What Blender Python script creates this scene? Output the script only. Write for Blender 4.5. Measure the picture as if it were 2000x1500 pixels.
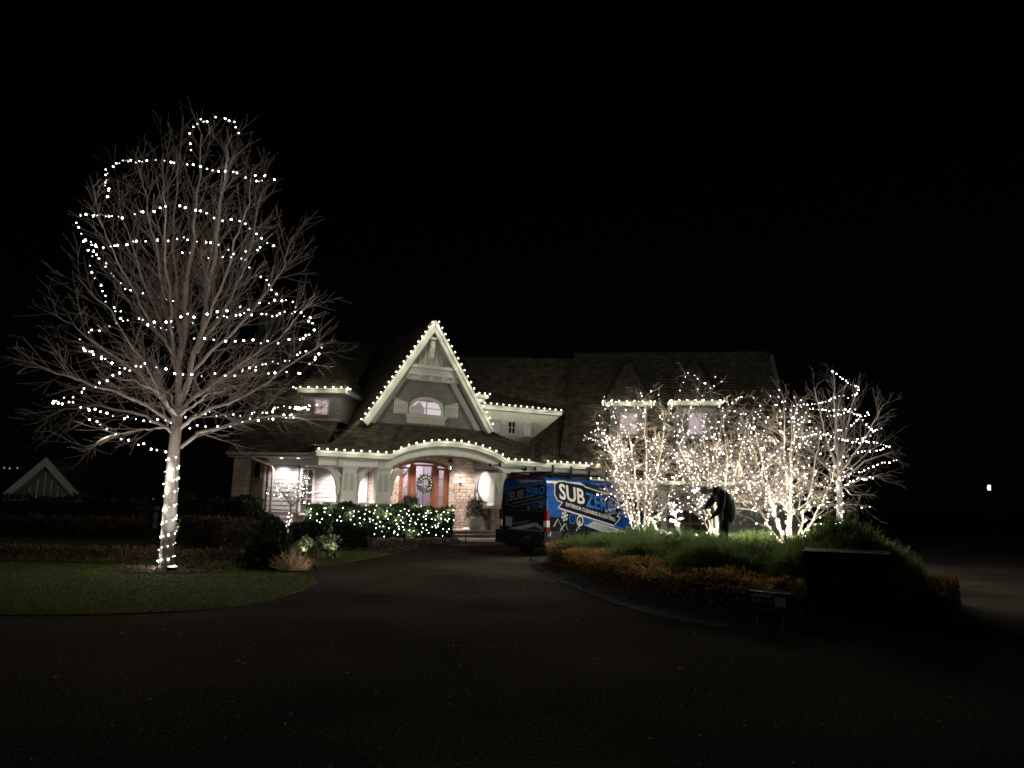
import bpy, math, random
from mathutils import Vector, Matrix
for o in list(bpy.data.objects): bpy.data.objects.remove(o)
SC = bpy.context.scene
COL = SC.collection
V = Vector
R = math.radians

# ---------------------------------------------------------------- camera
FPX = 1444.0                      # focal length in pixels of the 2000 px wide photograph
PITCH = math.atan(235 / FPX); ROLL = R(1.2); EYE = V((0, 0, 1.6))
_f = V((0, math.cos(PITCH), math.sin(PITCH))); _u0 = V((0, -math.sin(PITCH), math.cos(PITCH))); _r0 = V((1, 0, 0))
_r = _r0 * math.cos(ROLL) + _u0 * math.sin(ROLL); _u = -_r0 * math.sin(ROLL) + _u0 * math.cos(ROLL)
cam = bpy.data.cameras.new('camera'); cam.sensor_width = 36; cam.lens = FPX / 2000 * 36
cam.clip_start = 0.1; cam.clip_end = 3000
camo = bpy.data.objects.new('camera', cam); COL.objects.link(camo)
camo.matrix_world = Matrix(((_r.x, _u.x, -_f.x, EYE.x), (_r.y, _u.y, -_f.y, EYE.y), (_r.z, _u.z, -_f.z, EYE.z), (0, 0, 0, 1)))
SC.camera = camo

# ---------------------------------------------------------------- sky, added fill light, exposure
W = bpy.data.worlds.new('World'); SC.world = W; W.use_nodes = True
nt = W.node_tree; bg = nt.nodes['Background']
sky = nt.nodes.new('ShaderNodeTexSky'); sky.sky_type = 'NISHITA'; sky.sun_disc = False
sky.sun_elevation = R(25); sky.sun_rotation = R(200)
nt.links.new(sky.outputs[0], bg.inputs[0]); bg.inputs[1].default_value = 0.00012
sun = bpy.data.lights.new('fill_sun', 'SUN'); sun.energy = 0.045; sun.angle = R(0.5); sun.color = (0.9, 0.95, 1)
suno = bpy.data.objects.new('fill_sun', sun); COL.objects.link(suno)
suno.rotation_euler = (R(65), 0, R(-20))  # added light from behind the camera, aimed to brighten the yard sign
SC.view_settings.view_transform = 'Standard'; SC.view_settings.look = 'None'
SC.view_settings.exposure = 0; SC.view_settings.gamma = 1; SC.view_settings.use_curve_mapping = False
SC.render.engine = 'CYCLES'
cy = SC.cycles
cy.use_denoising = True; cy.use_adaptive_sampling = False; cy.max_bounces = 4; cy.diffuse_bounces = 1; cy.glossy_bounces = 2; cy.transmission_bounces = 2
cy.transparent_max_bounces = 6; cy.sample_clamp_indirect = 2.0; cy.caustics_reflective = False; cy.caustics_refractive = False
cy.use_light_tree = True; cy.filter_width = 1.75

# ---------------------------------------------------------------- placing: rays of the surveyed camera used to find real positions
def ray(u, v): return _r * ((u - 1000) / FPX) + _u * ((750 - v) / FPX) + _f
def pd(u, v, d): r = ray(u, v); return EYE + r * (d / r.y)
def pz(u, v, z): r = ray(u, v); return EYE + r * ((z - 1.6) / r.z)

# ---------------------------------------------------------------- materials
MATS = {}
def _bsdf(name):
    m = bpy.data.materials.new(name); m.use_nodes = True
    return m, m.node_tree, m.node_tree.nodes['Principled BSDF']
def mat(name, c1, c2=None, scale=4.0, rough=0.75, bump=0.0, bscale=60.0, metal=0.0, rnd=0.0, tone=False, spec=0.3, stretch=None, bdist=0.02, trans=0.0):
    """procedural surface: two colours mixed by noise, plus random tone per object or per piece, plus fine relief"""
    m, t, b = _bsdf(name); N = t.nodes; L = t.links
    c2 = c2 or tuple(x * 0.7 for x in c1)
    tc = N.new('ShaderNodeTexCoord'); src = tc.outputs['Object']
    if stretch:
        mp = N.new('ShaderNodeMapping'); mp.inputs['Scale'].default_value = stretch; L.new(src, mp.inputs[0]); src = mp.outputs[0]
    nz = N.new('ShaderNodeTexNoise'); nz.inputs['Scale'].default_value = scale; nz.inputs['Detail'].default_value = 5; L.new(src, nz.inputs['Vector'])
    fac = nz.outputs['Fac']
    rmp = N.new('ShaderNodeMapRange'); rmp.inputs[1].default_value = 0.32; rmp.inputs[2].default_value = 0.68; L.new(fac, rmp.inputs[0]); fac = rmp.outputs[0]
    if tone:
        a = N.new('ShaderNodeAttribute'); a.attribute_name = 'tone'
        ad = N.new('ShaderNodeMath'); ad.operation = 'MULTIPLY_ADD'; ad.inputs[1].default_value = 0.35; L.new(fac, ad.inputs[0])
        ml = N.new('ShaderNodeMath'); ml.operation = 'MULTIPLY'; ml.inputs[1].default_value = 0.65; L.new(a.outputs['Fac'], ml.inputs[0]); L.new(ml.outputs[0], ad.inputs[2]); fac = ad.outputs[0]
    if rnd:
        oi = N.new('ShaderNodeObjectInfo')
        ad = N.new('ShaderNodeMath'); ad.operation = 'MULTIPLY_ADD'; ad.inputs[1].default_value = 1 - rnd; L.new(fac, ad.inputs[0])
        ml = N.new('ShaderNodeMath'); ml.operation = 'MULTIPLY'; ml.inputs[1].default_value = rnd; L.new(oi.outputs['Random'], ml.inputs[0]); L.new(ml.outputs[0], ad.inputs[2]); fac = ad.outputs[0]
    mx = N.new('ShaderNodeMix'); mx.data_type = 'RGBA'; L.new(fac, mx.inputs[0])
    mx.inputs[6].default_value = (*c1, 1); mx.inputs[7].default_value = (*c2, 1)
    L.new(mx.outputs[2], b.inputs['Base Color'])
    b.inputs['Roughness'].default_value = rough; b.inputs['Metallic'].default_value = metal; b.inputs['Specular IOR Level'].default_value = spec
    if bump:
        n2 = N.new('ShaderNodeTexNoise'); n2.inputs['Scale'].default_value = bscale; n2.inputs['Detail'].default_value = 4; L.new(src, n2.inputs['Vector'])
        bp = N.new('ShaderNodeBump'); bp.inputs['Strength'].default_value = bump; bp.inputs['Distance'].default_value = bdist
        L.new(n2.outputs['Fac'], bp.inputs['Height']); L.new(bp.outputs[0], b.inputs['Normal'])
    if trans:      # thin leaves let light through
        tl = N.new('ShaderNodeBsdfTranslucent'); L.new(mx.outputs[2], tl.inputs[0]); ms = N.new('ShaderNodeMixShader'); ms.inputs[0].default_value = trans
        L.new(b.outputs[0], ms.inputs[1]); L.new(tl.outputs[0], ms.inputs[2]); L.new(ms.outputs[0], N['Material Output'].inputs[0])
    MATS[name] = m; return m
def emit(name, col, s, base=(0.8, 0.8, 0.8)):
    m, t, b = _bsdf(name); b.inputs['Base Color'].default_value = (*base, 1)
    b.inputs['Emission Color'].default_value = (*col, 1); b.inputs['Emission Strength'].default_value = s
    m.cycles.emission_sampling = 'AUTO' if s < 2 or s > 50 else 'NONE'
    MATS[name] = m; return m
def glass(name, tint=(0.95, 0.95, 0.97), refl=0.06):
    m = bpy.data.materials.new(name); m.use_nodes = True; t = m.node_tree; N = t.nodes; N.remove(N['Principled BSDF'])
    tr = N.new('ShaderNodeBsdfTransparent'); tr.inputs[0].default_value = (*tint, 1)
    gl = N.new('ShaderNodeBsdfGlossy'); gl.inputs['Roughness'].default_value = 0.03
    mx = N.new('ShaderNodeMixShader'); mx.inputs[0].default_value = refl
    t.links.new(tr.outputs[0], mx.inputs[1]); t.links.new(gl.outputs[0], mx.inputs[2]); t.links.new(mx.outputs[0], N['Material Output'].inputs[0])
    MATS[name] = m; return m

# bulbs: roof line warm white, trees and hedge cool white
emit('bulb_roof', (1.0, 0.94, 0.72), 8)
emit('bulb_tree', (1.0, 0.96, 0.88), 11)
emit('bulb_tree_bright', (1.0, 0.96, 0.84), 26)
emit('bulb_tree_dim', (0.92, 0.95, 1.0), 6)
emit('bulb_small', (1.0, 0.91, 0.84), 14)
emit('bulb_small_bright', (1.0, 0.92, 0.82), 34)
emit('bulb_small_dim', (0.96, 0.97, 0.95), 8)
emit('bulb_hedge', (1.0, 0.95, 0.84), 16)
emit('bulb_tiny', (1.0, 0.95, 0.85), 10)
emit('bulb_mini', (1.0, 0.96, 0.88), 26)
mat('socket', (0.02, 0.03, 0.02), rough=0.5)
mat('wire', (0.015, 0.02, 0.015), rough=0.5)
# ground
def asphalt():
    m, t, b = _bsdf('asphalt'); N = t.nodes; L = t.links
    tc = N.new('ShaderNodeTexCoord')
    n1 = N.new('ShaderNodeTexNoise'); n1.inputs['Scale'].default_value = 0.35; n1.inputs['Detail'].default_value = 6; L.new(tc.outputs['Object'], n1.inputs['Vector'])
    n2 = N.new('ShaderNodeTexNoise'); n2.inputs['Scale'].default_value = 30; n2.inputs['Detail'].default_value = 5; L.new(tc.outputs['Object'], n2.inputs['Vector'])
    vo = N.new('ShaderNodeTexVoronoi'); vo.inputs['Scale'].default_value = 70; L.new(tc.outputs['Object'], vo.inputs['Vector'])
    r1 = N.new('ShaderNodeMapRange'); r1.inputs[1].default_value = 0.3; r1.inputs[2].default_value = 0.7; r1.inputs[3].default_value = 0.6; r1.inputs[4].default_value = 1.35; L.new(n1.outputs['Fac'], r1.inputs[0])
    r2 = N.new('ShaderNodeMapRange'); r2.inputs[1].default_value = 0.3; r2.inputs[2].default_value = 0.7; r2.inputs[3].default_value = 0.3; r2.inputs[4].default_value = 1.9; L.new(n2.outputs['Fac'], r2.inputs[0])
    mu = N.new('ShaderNodeMath'); mu.operation = 'MULTIPLY'; L.new(r1.outputs[0], mu.inputs[0]); L.new(r2.outputs[0], mu.inputs[1])
    mx = N.new('ShaderNodeMix'); mx.data_type = 'RGBA'; mx.blend_type = 'MULTIPLY'; mx.inputs[0].default_value = 1
    mx.inputs[6].default_value = (0.060, 0.051, 0.040, 1); L.new(mu.outputs[0], mx.inputs[7]); L.new(mx.outputs[2], b.inputs['Base Color'])
    b.inputs['Roughness'].default_value = 0.95; b.inputs['Specular IOR Level'].default_value = 0.0
    bp = N.new('ShaderNodeBump'); bp.inputs['Strength'].default_value = 0.7; bp.inputs['Distance'].default_value = 0.012
    L.new(vo.outputs['Distance'], bp.inputs['Height']); L.new(bp.outputs[0], b.inputs['Normal'])
    MATS['asphalt'] = m
asphalt()
mat('soil', (0.012, 0.011, 0.008), (0.02, 0.018, 0.012), 2, rough=0.95, bump=0.6, bscale=15)
mat('turf', (0.048, 0.066, 0.014), (0.072, 0.08, 0.024), 1.2, rough=0.9, bump=0.8, bscale=60)
mat('grass_blade', (0.080, 0.125, 0.022), (0.19, 0.19, 0.058), 0.8, rough=0.7, tone=True, trans=0.35)
mat('mulch', (0.030, 0.022, 0.017), (0.07, 0.052, 0.04), 9, rough=0.95, bump=1, bscale=30, bdist=0.05)
mat('mulch_chip', (0.040, 0.030, 0.022), (0.13, 0.10, 0.075), 3, rough=0.9, tone=True)
mat('dark_mulch', (0.013, 0.014, 0.016), (0.03, 0.032, 0.036), 12, rough=0.95, bump=1, bscale=35, bdist=0.05)
mat('paver', (0.19, 0.155, 0.125), (0.29, 0.235, 0.19), 1.5, rough=0.85, bump=0.5, bscale=25)
mat('litter', (0.22, 0.18, 0.11), (0.50, 0.45, 0.36), 3, rough=0.8, tone=True)
# house
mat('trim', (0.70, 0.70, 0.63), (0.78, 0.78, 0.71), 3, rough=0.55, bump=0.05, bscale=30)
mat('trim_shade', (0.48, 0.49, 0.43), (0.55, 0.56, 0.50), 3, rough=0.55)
mat('wood_shingle', (0.40, 0.40, 0.39), (0.54, 0.53, 0.52), 6, rough=0.85, bump=0.3, bscale=40, rnd=0.6, stretch=(3, 3, 0.6))
mat('gable_shingle', (0.20, 0.20, 0.185), (0.33, 0.33, 0.31), 6, rough=0.85, tone=True, stretch=(3, 3, 0.6))
mat('wall_sheathing', (0.13, 0.13, 0.12), (0.17, 0.17, 0.16), 6, rough=0.9)
mat('cedar_shake', (0.035, 0.029, 0.021), (0.16, 0.138, 0.10), 2.5, rough=0.9, bump=0.4, bscale=30, tone=True)
mat('roof_deck', (0.04, 0.033, 0.022), (0.05, 0.042, 0.03), 4, rough=0.95)
mat('ridge_cap', (0.16, 0.145, 0.11), (0.27, 0.245, 0.19), 3, rough=0.9, tone=True)
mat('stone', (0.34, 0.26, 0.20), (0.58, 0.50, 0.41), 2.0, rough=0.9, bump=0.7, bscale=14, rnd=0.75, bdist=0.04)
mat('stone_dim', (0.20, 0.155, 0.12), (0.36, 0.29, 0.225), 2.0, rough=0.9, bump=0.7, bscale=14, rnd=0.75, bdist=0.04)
mat('mortar', (0.13, 0.105, 0.085), (0.19, 0.155, 0.125), 8, rough=0.95, bump=0.5, bscale=40)
mat('cap_stone', (0.33, 0.30, 0.25), (0.43, 0.39, 0.33), 3, rough=0.9, bump=0.5, bscale=20)
mat('door_wood', (0.12, 0.042, 0.019), (0.27, 0.10, 0.045), 5, rough=0.42, bump=0.15, bscale=20, stretch=(6, 6, 0.6))
mat('room_wall', (0.66, 0.60, 0.66), (0.74, 0.68, 0.74), 2, rough=0.8)
mat('stair_dark', (0.10, 0.085, 0.08), rough=0.5)
mat('black_metal', (0.02, 0.02, 0.02), (0.03, 0.03, 0.03), 8, rough=0.45, metal=0.4)
mat('gutter', (0.55, 0.52, 0.46), rough=0.4)
mat('brown_eave', (0.13, 0.095, 0.075), rough=0.6)
glass('pane_glass'); glass('pane_dark', (0.25, 0.25, 0.27), 0.12)
emit('lit_room', (1.0, 0.86, 0.90), 0.62, (0.6, 0.55, 0.55))
emit('lit_room_pink', (1.0, 0.72, 0.66), 0.55, (0.5, 0.45, 0.45))
emit('lit_curtain', (1.0, 0.82, 0.88), 0.42, (0.5, 0.45, 0.45))
emit('lit_lilac', (1.0, 0.82, 0.86), 0.20, (0.3, 0.28, 0.28))
emit('lit_white', (1.0, 0.93, 0.97), 0.95)
emit('downlight_lens', (1.0, 0.88, 0.88), 12)
emit('lamp_flame', (1.0, 0.88, 0.78), 9)
emit('path_lens', (1.0, 0.90, 0.78), 1.2)
emit('uplight_lens', (1.0, 0.95, 0.88), 7)
mat('room_dark', (0.03, 0.028, 0.03), rough=0.9)
# plants
mat('bark_pale', (0.30, 0.25, 0.21), (0.46, 0.40, 0.35), 5, rough=0.85, bump=0.6, bscale=25, stretch=(1, 1, 0.35))
mat('twig', (0.12, 0.097, 0.085), (0.22, 0.18, 0.16), 4, rough=0.85)
mat('bark_tan', (0.20, 0.165, 0.115), (0.32, 0.265, 0.19), 5, rough=0.85, bump=0.5, bscale=30)
mat('twig_tan', (0.055, 0.042, 0.031), (0.115, 0.09, 0.067), 4, rough=0.85)
mat('bud', (0.22, 0.11, 0.07), rough=0.8)
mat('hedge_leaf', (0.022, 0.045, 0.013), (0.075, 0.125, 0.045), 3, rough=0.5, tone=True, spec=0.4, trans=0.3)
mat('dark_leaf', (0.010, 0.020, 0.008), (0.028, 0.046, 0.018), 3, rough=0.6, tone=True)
mat('juniper', (0.05, 0.085, 0.020), (0.15, 0.20, 0.06), 3, rough=0.6, tone=True, trans=0.45)
mat('russet_twig', (0.055, 0.032, 0.022), (0.12, 0.075, 0.05), 3, rough=0.8, tone=True)
mat('rust_leaf', (0.19, 0.10, 0.028), (0.38, 0.235, 0.07), 2, rough=0.7, tone=True, trans=0.4)
mat('tan_grass', (0.34, 0.21, 0.12), (0.56, 0.42, 0.27), 3, rough=0.8, tone=True)
mat('pale_leaf', (0.15, 0.19, 0.085), (0.33, 0.37, 0.2), 3, rough=0.7, tone=True)
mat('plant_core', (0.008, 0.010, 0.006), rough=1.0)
mat('arrange_leaf', (0.02, 0.04, 0.018), (0.09, 0.115, 0.06), 3, rough=0.6, tone=True)
mat('planter', (0.46, 0.44, 0.40), (0.52, 0.50, 0.46), 6, rough=0.8, bump=0.2, bscale=30)
mat('birch', (0.36, 0.26, 0.20), (0.46, 0.38, 0.33), 8, rough=0.8)
# van
mat('van_blue', (0.013, 0.09, 0.34), (0.005, 0.035, 0.14), 2.2, rough=0.3, stretch=(1, 1, 9), spec=0.25)
mat('van_black', (0.006, 0.006, 0.008), (0.009, 0.009, 0.011), 3, rough=0.5, spec=0.12)
mat('van_grey', (0.035, 0.035, 0.035), (0.04, 0.04, 0.04), 3, rough=0.45, spec=0.2)
mat('van_navy', (0.008, 0.016, 0.055), rough=0.4, spec=0.2)
mat('wrap_white', (0.66, 0.64, 0.58), (0.72, 0.70, 0.64), 3, rough=0.35)
mat('wrap_silver', (0.42, 0.42, 0.40), (0.24, 0.24, 0.23), 1, rough=0.35)
mat('wrap_blue', (0.02, 0.17, 0.52), (0.016, 0.13, 0.42), 2, rough=0.35)
mat('tyre', (0.012, 0.012, 0.012), rough=0.9, bump=0.3)
mat('rim', (0.25, 0.25, 0.25), rough=0.4, metal=0.7)
mat('bumper', (0.010, 0.010, 0.011), rough=0.6, bump=0.1)
mat('tail_red', (0.20, 0.005, 0.007), (0.13, 0.004, 0.006), 20, rough=0.15, spec=0.6)
mat('tail_white', (0.62, 0.60, 0.56), (0.45, 0.44, 0.42), 20, rough=0.15, spec=0.6)
mat('van_glass', (0.006, 0.006, 0.008), rough=0.05, spec=0.6)
mat('plate', (0.015, 0.015, 0.017), rough=0.4)
mat('plate_text', (0.28, 0.28, 0.30), rough=0.4)
mat('aluminium', (0.42, 0.42, 0.41), (0.5, 0.5, 0.49), 6, rough=0.42, metal=0.75)
mat('grey_mark', (0.22, 0.22, 0.23), rough=0.4)
# other
mat('jacket', (0.006, 0.006, 0.007), (0.010, 0.010, 0.011), 6, rough=0.9, spec=0.08, bump=0.5, bscale=9, bdist=0.05)
mat('trousers', (0.006, 0.006, 0.006), rough=0.95, spec=0.05)
mat('skin', (0.36, 0.22, 0.16), rough=0.6)
mat('cap', (0.12, 0.12, 0.115), (0.16, 0.16, 0.15), 9, rough=0.9)
mat('hair', (0.03, 0.02, 0.015), rough=0.8)
mat('reflective', (0.45, 0.44, 0.42), rough=0.5)
mat('deer_mesh', (0.62, 0.58, 0.50), (0.74, 0.71, 0.64), 25, rough=0.7, bump=0.6, bscale=60)
mat('cabinet_green', (0.012, 0.016, 0.012), (0.019, 0.024, 0.019), 3, rough=0.9, bump=0.15, bscale=120, spec=0.04)
mat('sign_black', (0.010, 0.010, 0.014), rough=0.5)
mat('sign_white', (0.82, 0.80, 0.78), rough=0.5)
mat('sign_blue', (0.10, 0.18, 0.42), rough=0.5)
mat('sign_dim', (0.40, 0.40, 0.41), rough=0.5)
mat('bench_wood', (0.30, 0.24, 0.18), rough=0.7)
mat('cushion', (0.55, 0.50, 0.42), rough=0.9)
mat('wrap_net', (0.30, 0.29, 0.25), rough=0.6)

# ---------------------------------------------------------------- mesh builder
ORG = {}
class MB:
    def __init__(s): s.v = []; s.f = []; s.m = []; s.t = []
    def add(s, vs, fs, m=0, tone=0.5):
        n = len(s.v); s.v += vs; s.t += [tone] * len(vs)
        for f in fs: s.f.append([i + n for i in f]); s.m.append(m)
    def quad(s, a, b, c, d, m=0, tone=0.5): s.add([a, b, c, d], [(0, 1, 2, 3)], m, tone)
    def hexa(s, p, m=0, tone=0.5):     # p: 4 bottom, 4 top
        s.add(p, [(3, 2, 1, 0), (4, 5, 6, 7), (0, 1, 5, 4), (1, 2, 6, 5), (2, 3, 7, 6), (3, 0, 4, 7)], m, tone)
    def box(s, x0, x1, y0, y1, z0, z1, m=0, tone=0.5, fr=None):
        fr = fr or (lambda a, b, c: V((a, b, c)))
        s.hexa([fr(x0, y0, z0), fr(x1, y0, z0), fr(x1, y1, z0), fr(x0, y1, z0), fr(x0, y0, z1), fr(x1, y0, z1), fr(x1, y1, z1), fr(x0, y1, z1)], m, tone)
    def prism(s, pts, off, m=0, tone=0.5):
        n = len(pts); vs = list(pts) + [p + off for p in pts]
        s.add(vs, [list(range(n)), list(range(2 * n - 1, n - 1, -1))] + [(i, i + n, (i + 1) % n + n, (i + 1) % n) for i in range(n)], m, tone)
    def tube(s, pts, r0, r1=None, n=5, m=0, cap=True, tone=0.5):
        r1 = r0 if r1 is None else r1; k = len(pts); base = len(s.v)
        d = (pts[1] - pts[0]).normalized(); a = d.orthogonal().normalized()
        for i, p in enumerate(pts):
            if i < k - 1: d = (pts[i + 1] - p)
            if i > 0 and i < k - 1: d = pts[i + 1] - pts[i - 1]
            d = d.normalized() if d.length > 1e-9 else V((0, 0, 1))
            a = a - d * a.dot(d)
            a = a.normalized() if a.length > 1e-6 else d.orthogonal().normalized()
            b = d.cross(a); r = r0 + (r1 - r0) * i / (k - 1)
            for j in range(n):
                th = 2 * math.pi * j / n; s.v.append(p + a * (math.cos(th) * r) + b * (math.sin(th) * r)); s.t.append(tone)
        for i in range(k - 1):
            for j in range(n):
                q = base + i * n; s.f.append((q + j, q + (j + 1) % n, q + n + (j + 1) % n, q + n + j)); s.m.append(m)
        if cap and n > 2:
            s.f.append(tuple(base + j for j in range(n))[::-1]); s.m.append(m)
            s.f.append(tuple(base + (k - 1) * n + j for j in range(n))); s.m.append(m)
    def lathe(s, prof, c=V((0, 0, 0)), n=12, m=0, axis='z', tone=0.5):
        base = len(s.v)
        for r, h in prof:
            for j in range(n):
                th = 2 * math.pi * j / n; x, y = r * math.cos(th), r * math.sin(th)
                s.v.append(c + (V((x, y, h)) if axis == 'z' else V((x, h, y)) if axis == 'y' else V((h, x, y)))); s.t.append(tone)
        for i in range(len(prof) - 1):
            for j in range(n):
                q = base + i * n; s.f.append((q + j, q + (j + 1) % n, q + n + (j + 1) % n, q + n + j)); s.m.append(m)
        s.f.append(tuple(base + j for j in range(n))[::-1]); s.m.append(m)
        q = base + (len(prof) - 1) * n; s.f.append(tuple(q + j for j in range(n))); s.m.append(m)
    def sphere(s, c, rx, ry=None, rz=None, n=8, k=6, m=0, tone=0.5):
        ry = ry or rx; rz = rz or rx; base = len(s.v)
        for i in range(k + 1):
            ph = math.pi * i / k
            for j in range(n):
                th = 2 * math.pi * j / n
                s.v.append(c + V((rx * math.sin(ph) * math.cos(th), ry * math.sin(ph) * math.sin(th), -rz * math.cos(ph)))); s.t.append(tone)
        for i in range(k):
            for j in range(n):
                q = base + i * n; s.f.append((q + j, q + (j + 1) % n, q + n + (j + 1) % n, q + n + j)); s.m.append(m)
    def mesh(s, name, mats, org, smooth):
        me = bpy.data.meshes.new(name); me.from_pydata([v - org for v in s.v], [], s.f)
        for m in mats: me.materials.append(MATS[m])
        if len(mats) > 1: me.polygons.foreach_set('material_index', s.m)
        if smooth: me.polygons.foreach_set('use_smooth', [True] * len(s.f))
        a = me.attributes.new('tone', 'FLOAT', 'POINT'); a.data.foreach_set('value', s.t)
        me.update(); return me
    def build(s, name, mats, parent=None, smooth=False, kind=None, label=None):
        if isinstance(mats, str): mats = [mats]
        org = ORG.get(parent, V((0, 0, 0))) if parent else V((0, 0, 0))
        o = bpy.data.objects.new(name, s.mesh(name, mats, org, smooth)); COL.objects.link(o)
        if parent: o.parent = parent
        ORG[o] = org
        if kind: o['kind'] = kind
        if label: o['label'] = label
        return o
def tag(o, label, cat, group=None, kind=None):
    o['label'] = label; o['category'] = cat
    if group: o['group'] = group
    if kind: o['kind'] = kind
    return o
def root(name, loc, label, cat, group=None, local=False):
    o = bpy.data.objects.new(name, None); COL.objects.link(o); o.location = loc; o.empty_display_size = 0.2
    ORG[o] = V((0, 0, 0)) if local else V(loc)
    return tag(o, label, cat, group)
def place(name, me, loc, parent=None, rot=None, scale=None):
    o = bpy.data.objects.new(name, me); COL.objects.link(o)
    if parent: o.parent = parent; loc = loc - ORG[parent]
    o.location = loc
    if rot is not None: o.rotation_euler = rot
    if scale is not None: o.scale = scale
    return o
def lamp(kind, name, loc, energy, col, parent=None, target=None, size=R(60), blend=0.6, radius=0.04):
    l = bpy.data.lights.new(name, kind); l.energy = energy; l.color = col; l.shadow_soft_size = radius
    if kind == 'SPOT': l.spot_size = size; l.spot_blend = blend
    o = bpy.data.objects.new(name, l); COL.objects.link(o)
    if parent: o.parent = parent
    o.location = loc - (ORG[parent] if parent else V((0, 0, 0)))
    if target is not None: o.rotation_euler = (target - loc).to_track_quat('-Z', 'Y').to_euler()
    return o
def text_mesh(body, fn, width, height, mats, name, parent, bold=0.0, kind=None):
    """built-in vector font, fitted to width x height and mapped through fn(x, y) onto a surface"""
    cu = bpy.data.curves.new('t', 'FONT'); cu.body = body; cu.size = 1; cu.offset = bold; cu.resolution_u = 3
    ob = bpy.data.objects.new('t', cu); COL.objects.link(ob)
    dg = bpy.context.evaluated_depsgraph_get(); me = bpy.data.meshes.new_from_object(ob.evaluated_get(dg))
    bpy.data.objects.remove(ob); bpy.data.curves.remove(cu)
    xs = [v.co.x for v in me.vertices]; ys = [v.co.y for v in me.vertices]
    x0, x1, y0, y1 = min(xs), max(xs), min(ys), max(ys)
    org = ORG.get(parent, V((0, 0, 0)))
    for v in me.vertices: v.co = fn((v.co.x - x0) / (x1 - x0) * width, (v.co.y - y0) / (y1 - y0) * height) - org
    me.materials.clear(); me.materials.append(MATS[mats]); me.update(); me.name = name
    o = bpy.data.objects.new(name, me); COL.objects.link(o); o.parent = parent; ORG[o] = org
    return o

# ================================================================ GROUND
rng = random.Random(7)
def sheet(name, pts, z, m, depth=0.06):
    mb = MB(); mb.prism([V((x, y, z - depth)) for x, y in pts], V((0, 0, depth)))
    o = mb.build(name, m); o['kind'] = 'structure'; return o
gm = MB(); gm.quad(V((-900, -60, -0.12)), V((900, -60, -0.12)), V((900, 1500, -0.12)), V((-900, 1500, -0.12)))
gm.build('ground', 'soil')['kind'] = 'structure'
sheet('driveway', [(-60, -20), (60, -20), (60, 21.5), (14, 23.5), (9.5, 27), (7, 30), (2, 31.2), (-1.9, 31.4), (-6, 26), (-6, 22), (-14, 22), (-60, 22)], 0.0, 'asphalt', 0.1)
LAWN = [(-60, 9.2), (-12, 9.75), (-6.72, 10.15), (-5.5, 10.42), (-4.62, 10.82), (-4.1, 11.35), (-3.8, 12.3), (-3.66, 13.6), (-3.72, 14.9), (-4.1, 16.0), (-4.9, 16.8), (-6.2, 17.6), (-6.4, 19.5), (-8, 26), (-9, 31), (-60, 34)]
sheet('lawn', LAWN, 0.018, 'turf', 0.12)
sheet('lawn_patch', [(-5.6, 18.6), (-4.9, 18.4), (-4.2, 20.0), (-3.9, 21.6), (-3.55, 23.4), (-5.2, 23.6), (-6.2, 22.2)], 0.04, 'turf', 0.1)
sheet('planting_bed', [(-6.3, 19.6), (-6.2, 22.3), (-5.2, 23.7), (-3.6, 23.5), (-3.3, 25.6), (-2.7, 28.5), (-2.0, 31.5), (-2.4, 33.6), (-3.4, 36.2), (-7, 33.5), (-13, 33.4), (-13.5, 29), (-8.2, 25.6)], 0.06, 'mulch', 0.12)
sheet('tree_ring_mulch', [(-7.45 + 1.15 * math.cos(a) * (1 + .1 * math.sin(3 * a)), 16.75 + 0.85 * math.sin(a)) for a in [i * math.pi / 12 for i in range(24)]], 0.03, 'mulch', 0.03)
sheet('front_walk', [(-2.0, 31.6), (1.9, 31.4), (2.4, 34.5), (0.6, 37.4), (-3.0, 36.6), (-2.4, 33.6)], 0.03, 'paver', 0.12)
ISLE = [(0.55, 21.8), (0.83, 18.27), (1.15, 15.78), (1.78, 12.7), (2.32, 11.21), (2.87, 10.5), (3.44, 10.12), (4.69, 9.9), (5.9, 10.2), (7.0, 11.2), (8.0, 13.0), (8.8, 16.0), (9.0, 19.5), (7.6, 22.0), (5.0, 23.0), (2.4, 23.0)]
def isle_height(x, y): return 0.05 + 0.32 * max(0.0, 1 - ((x - 5.2) / 3.9) ** 2 - ((y - 17) / 6.6) ** 2) ** 0.6
ib = MB(); n = len(ISLE); c = V((5.0, 16.6, 0))
for k in range(6):
    for x, y in ISLE:
        q = V((x, y, 0)).lerp(c, k / 6); z = 0.012 if k == 0 else isle_height(q.x, q.y)
        ib.v.append(V((q.x, q.y, z))); ib.t.append(.5)
for x, y in ISLE: ib.v.append(V((x, y, -0.08))); ib.t.append(.5)
ib.v.append(V((c.x, c.y, isle_height(c.x, c.y)))); ib.t.append(.5)
for i in range(n):
    for k in range(5): ib.f.append((k * n + i, k * n + (i + 1) % n, (k + 1) * n + (i + 1) % n, (k + 1) * n + i)); ib.m.append(0)
    ib.f.append((6 * n + i, 6 * n + (i + 1) % n, (i + 1) % n, i)); ib.m.append(0)
    ib.f.append((5 * n + i, 5 * n + (i + 1) % n, 7 * n)); ib.m.append(0)
ib.build('island_bed', 'dark_mulch', smooth=False)['kind'] = 'structure'

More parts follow.
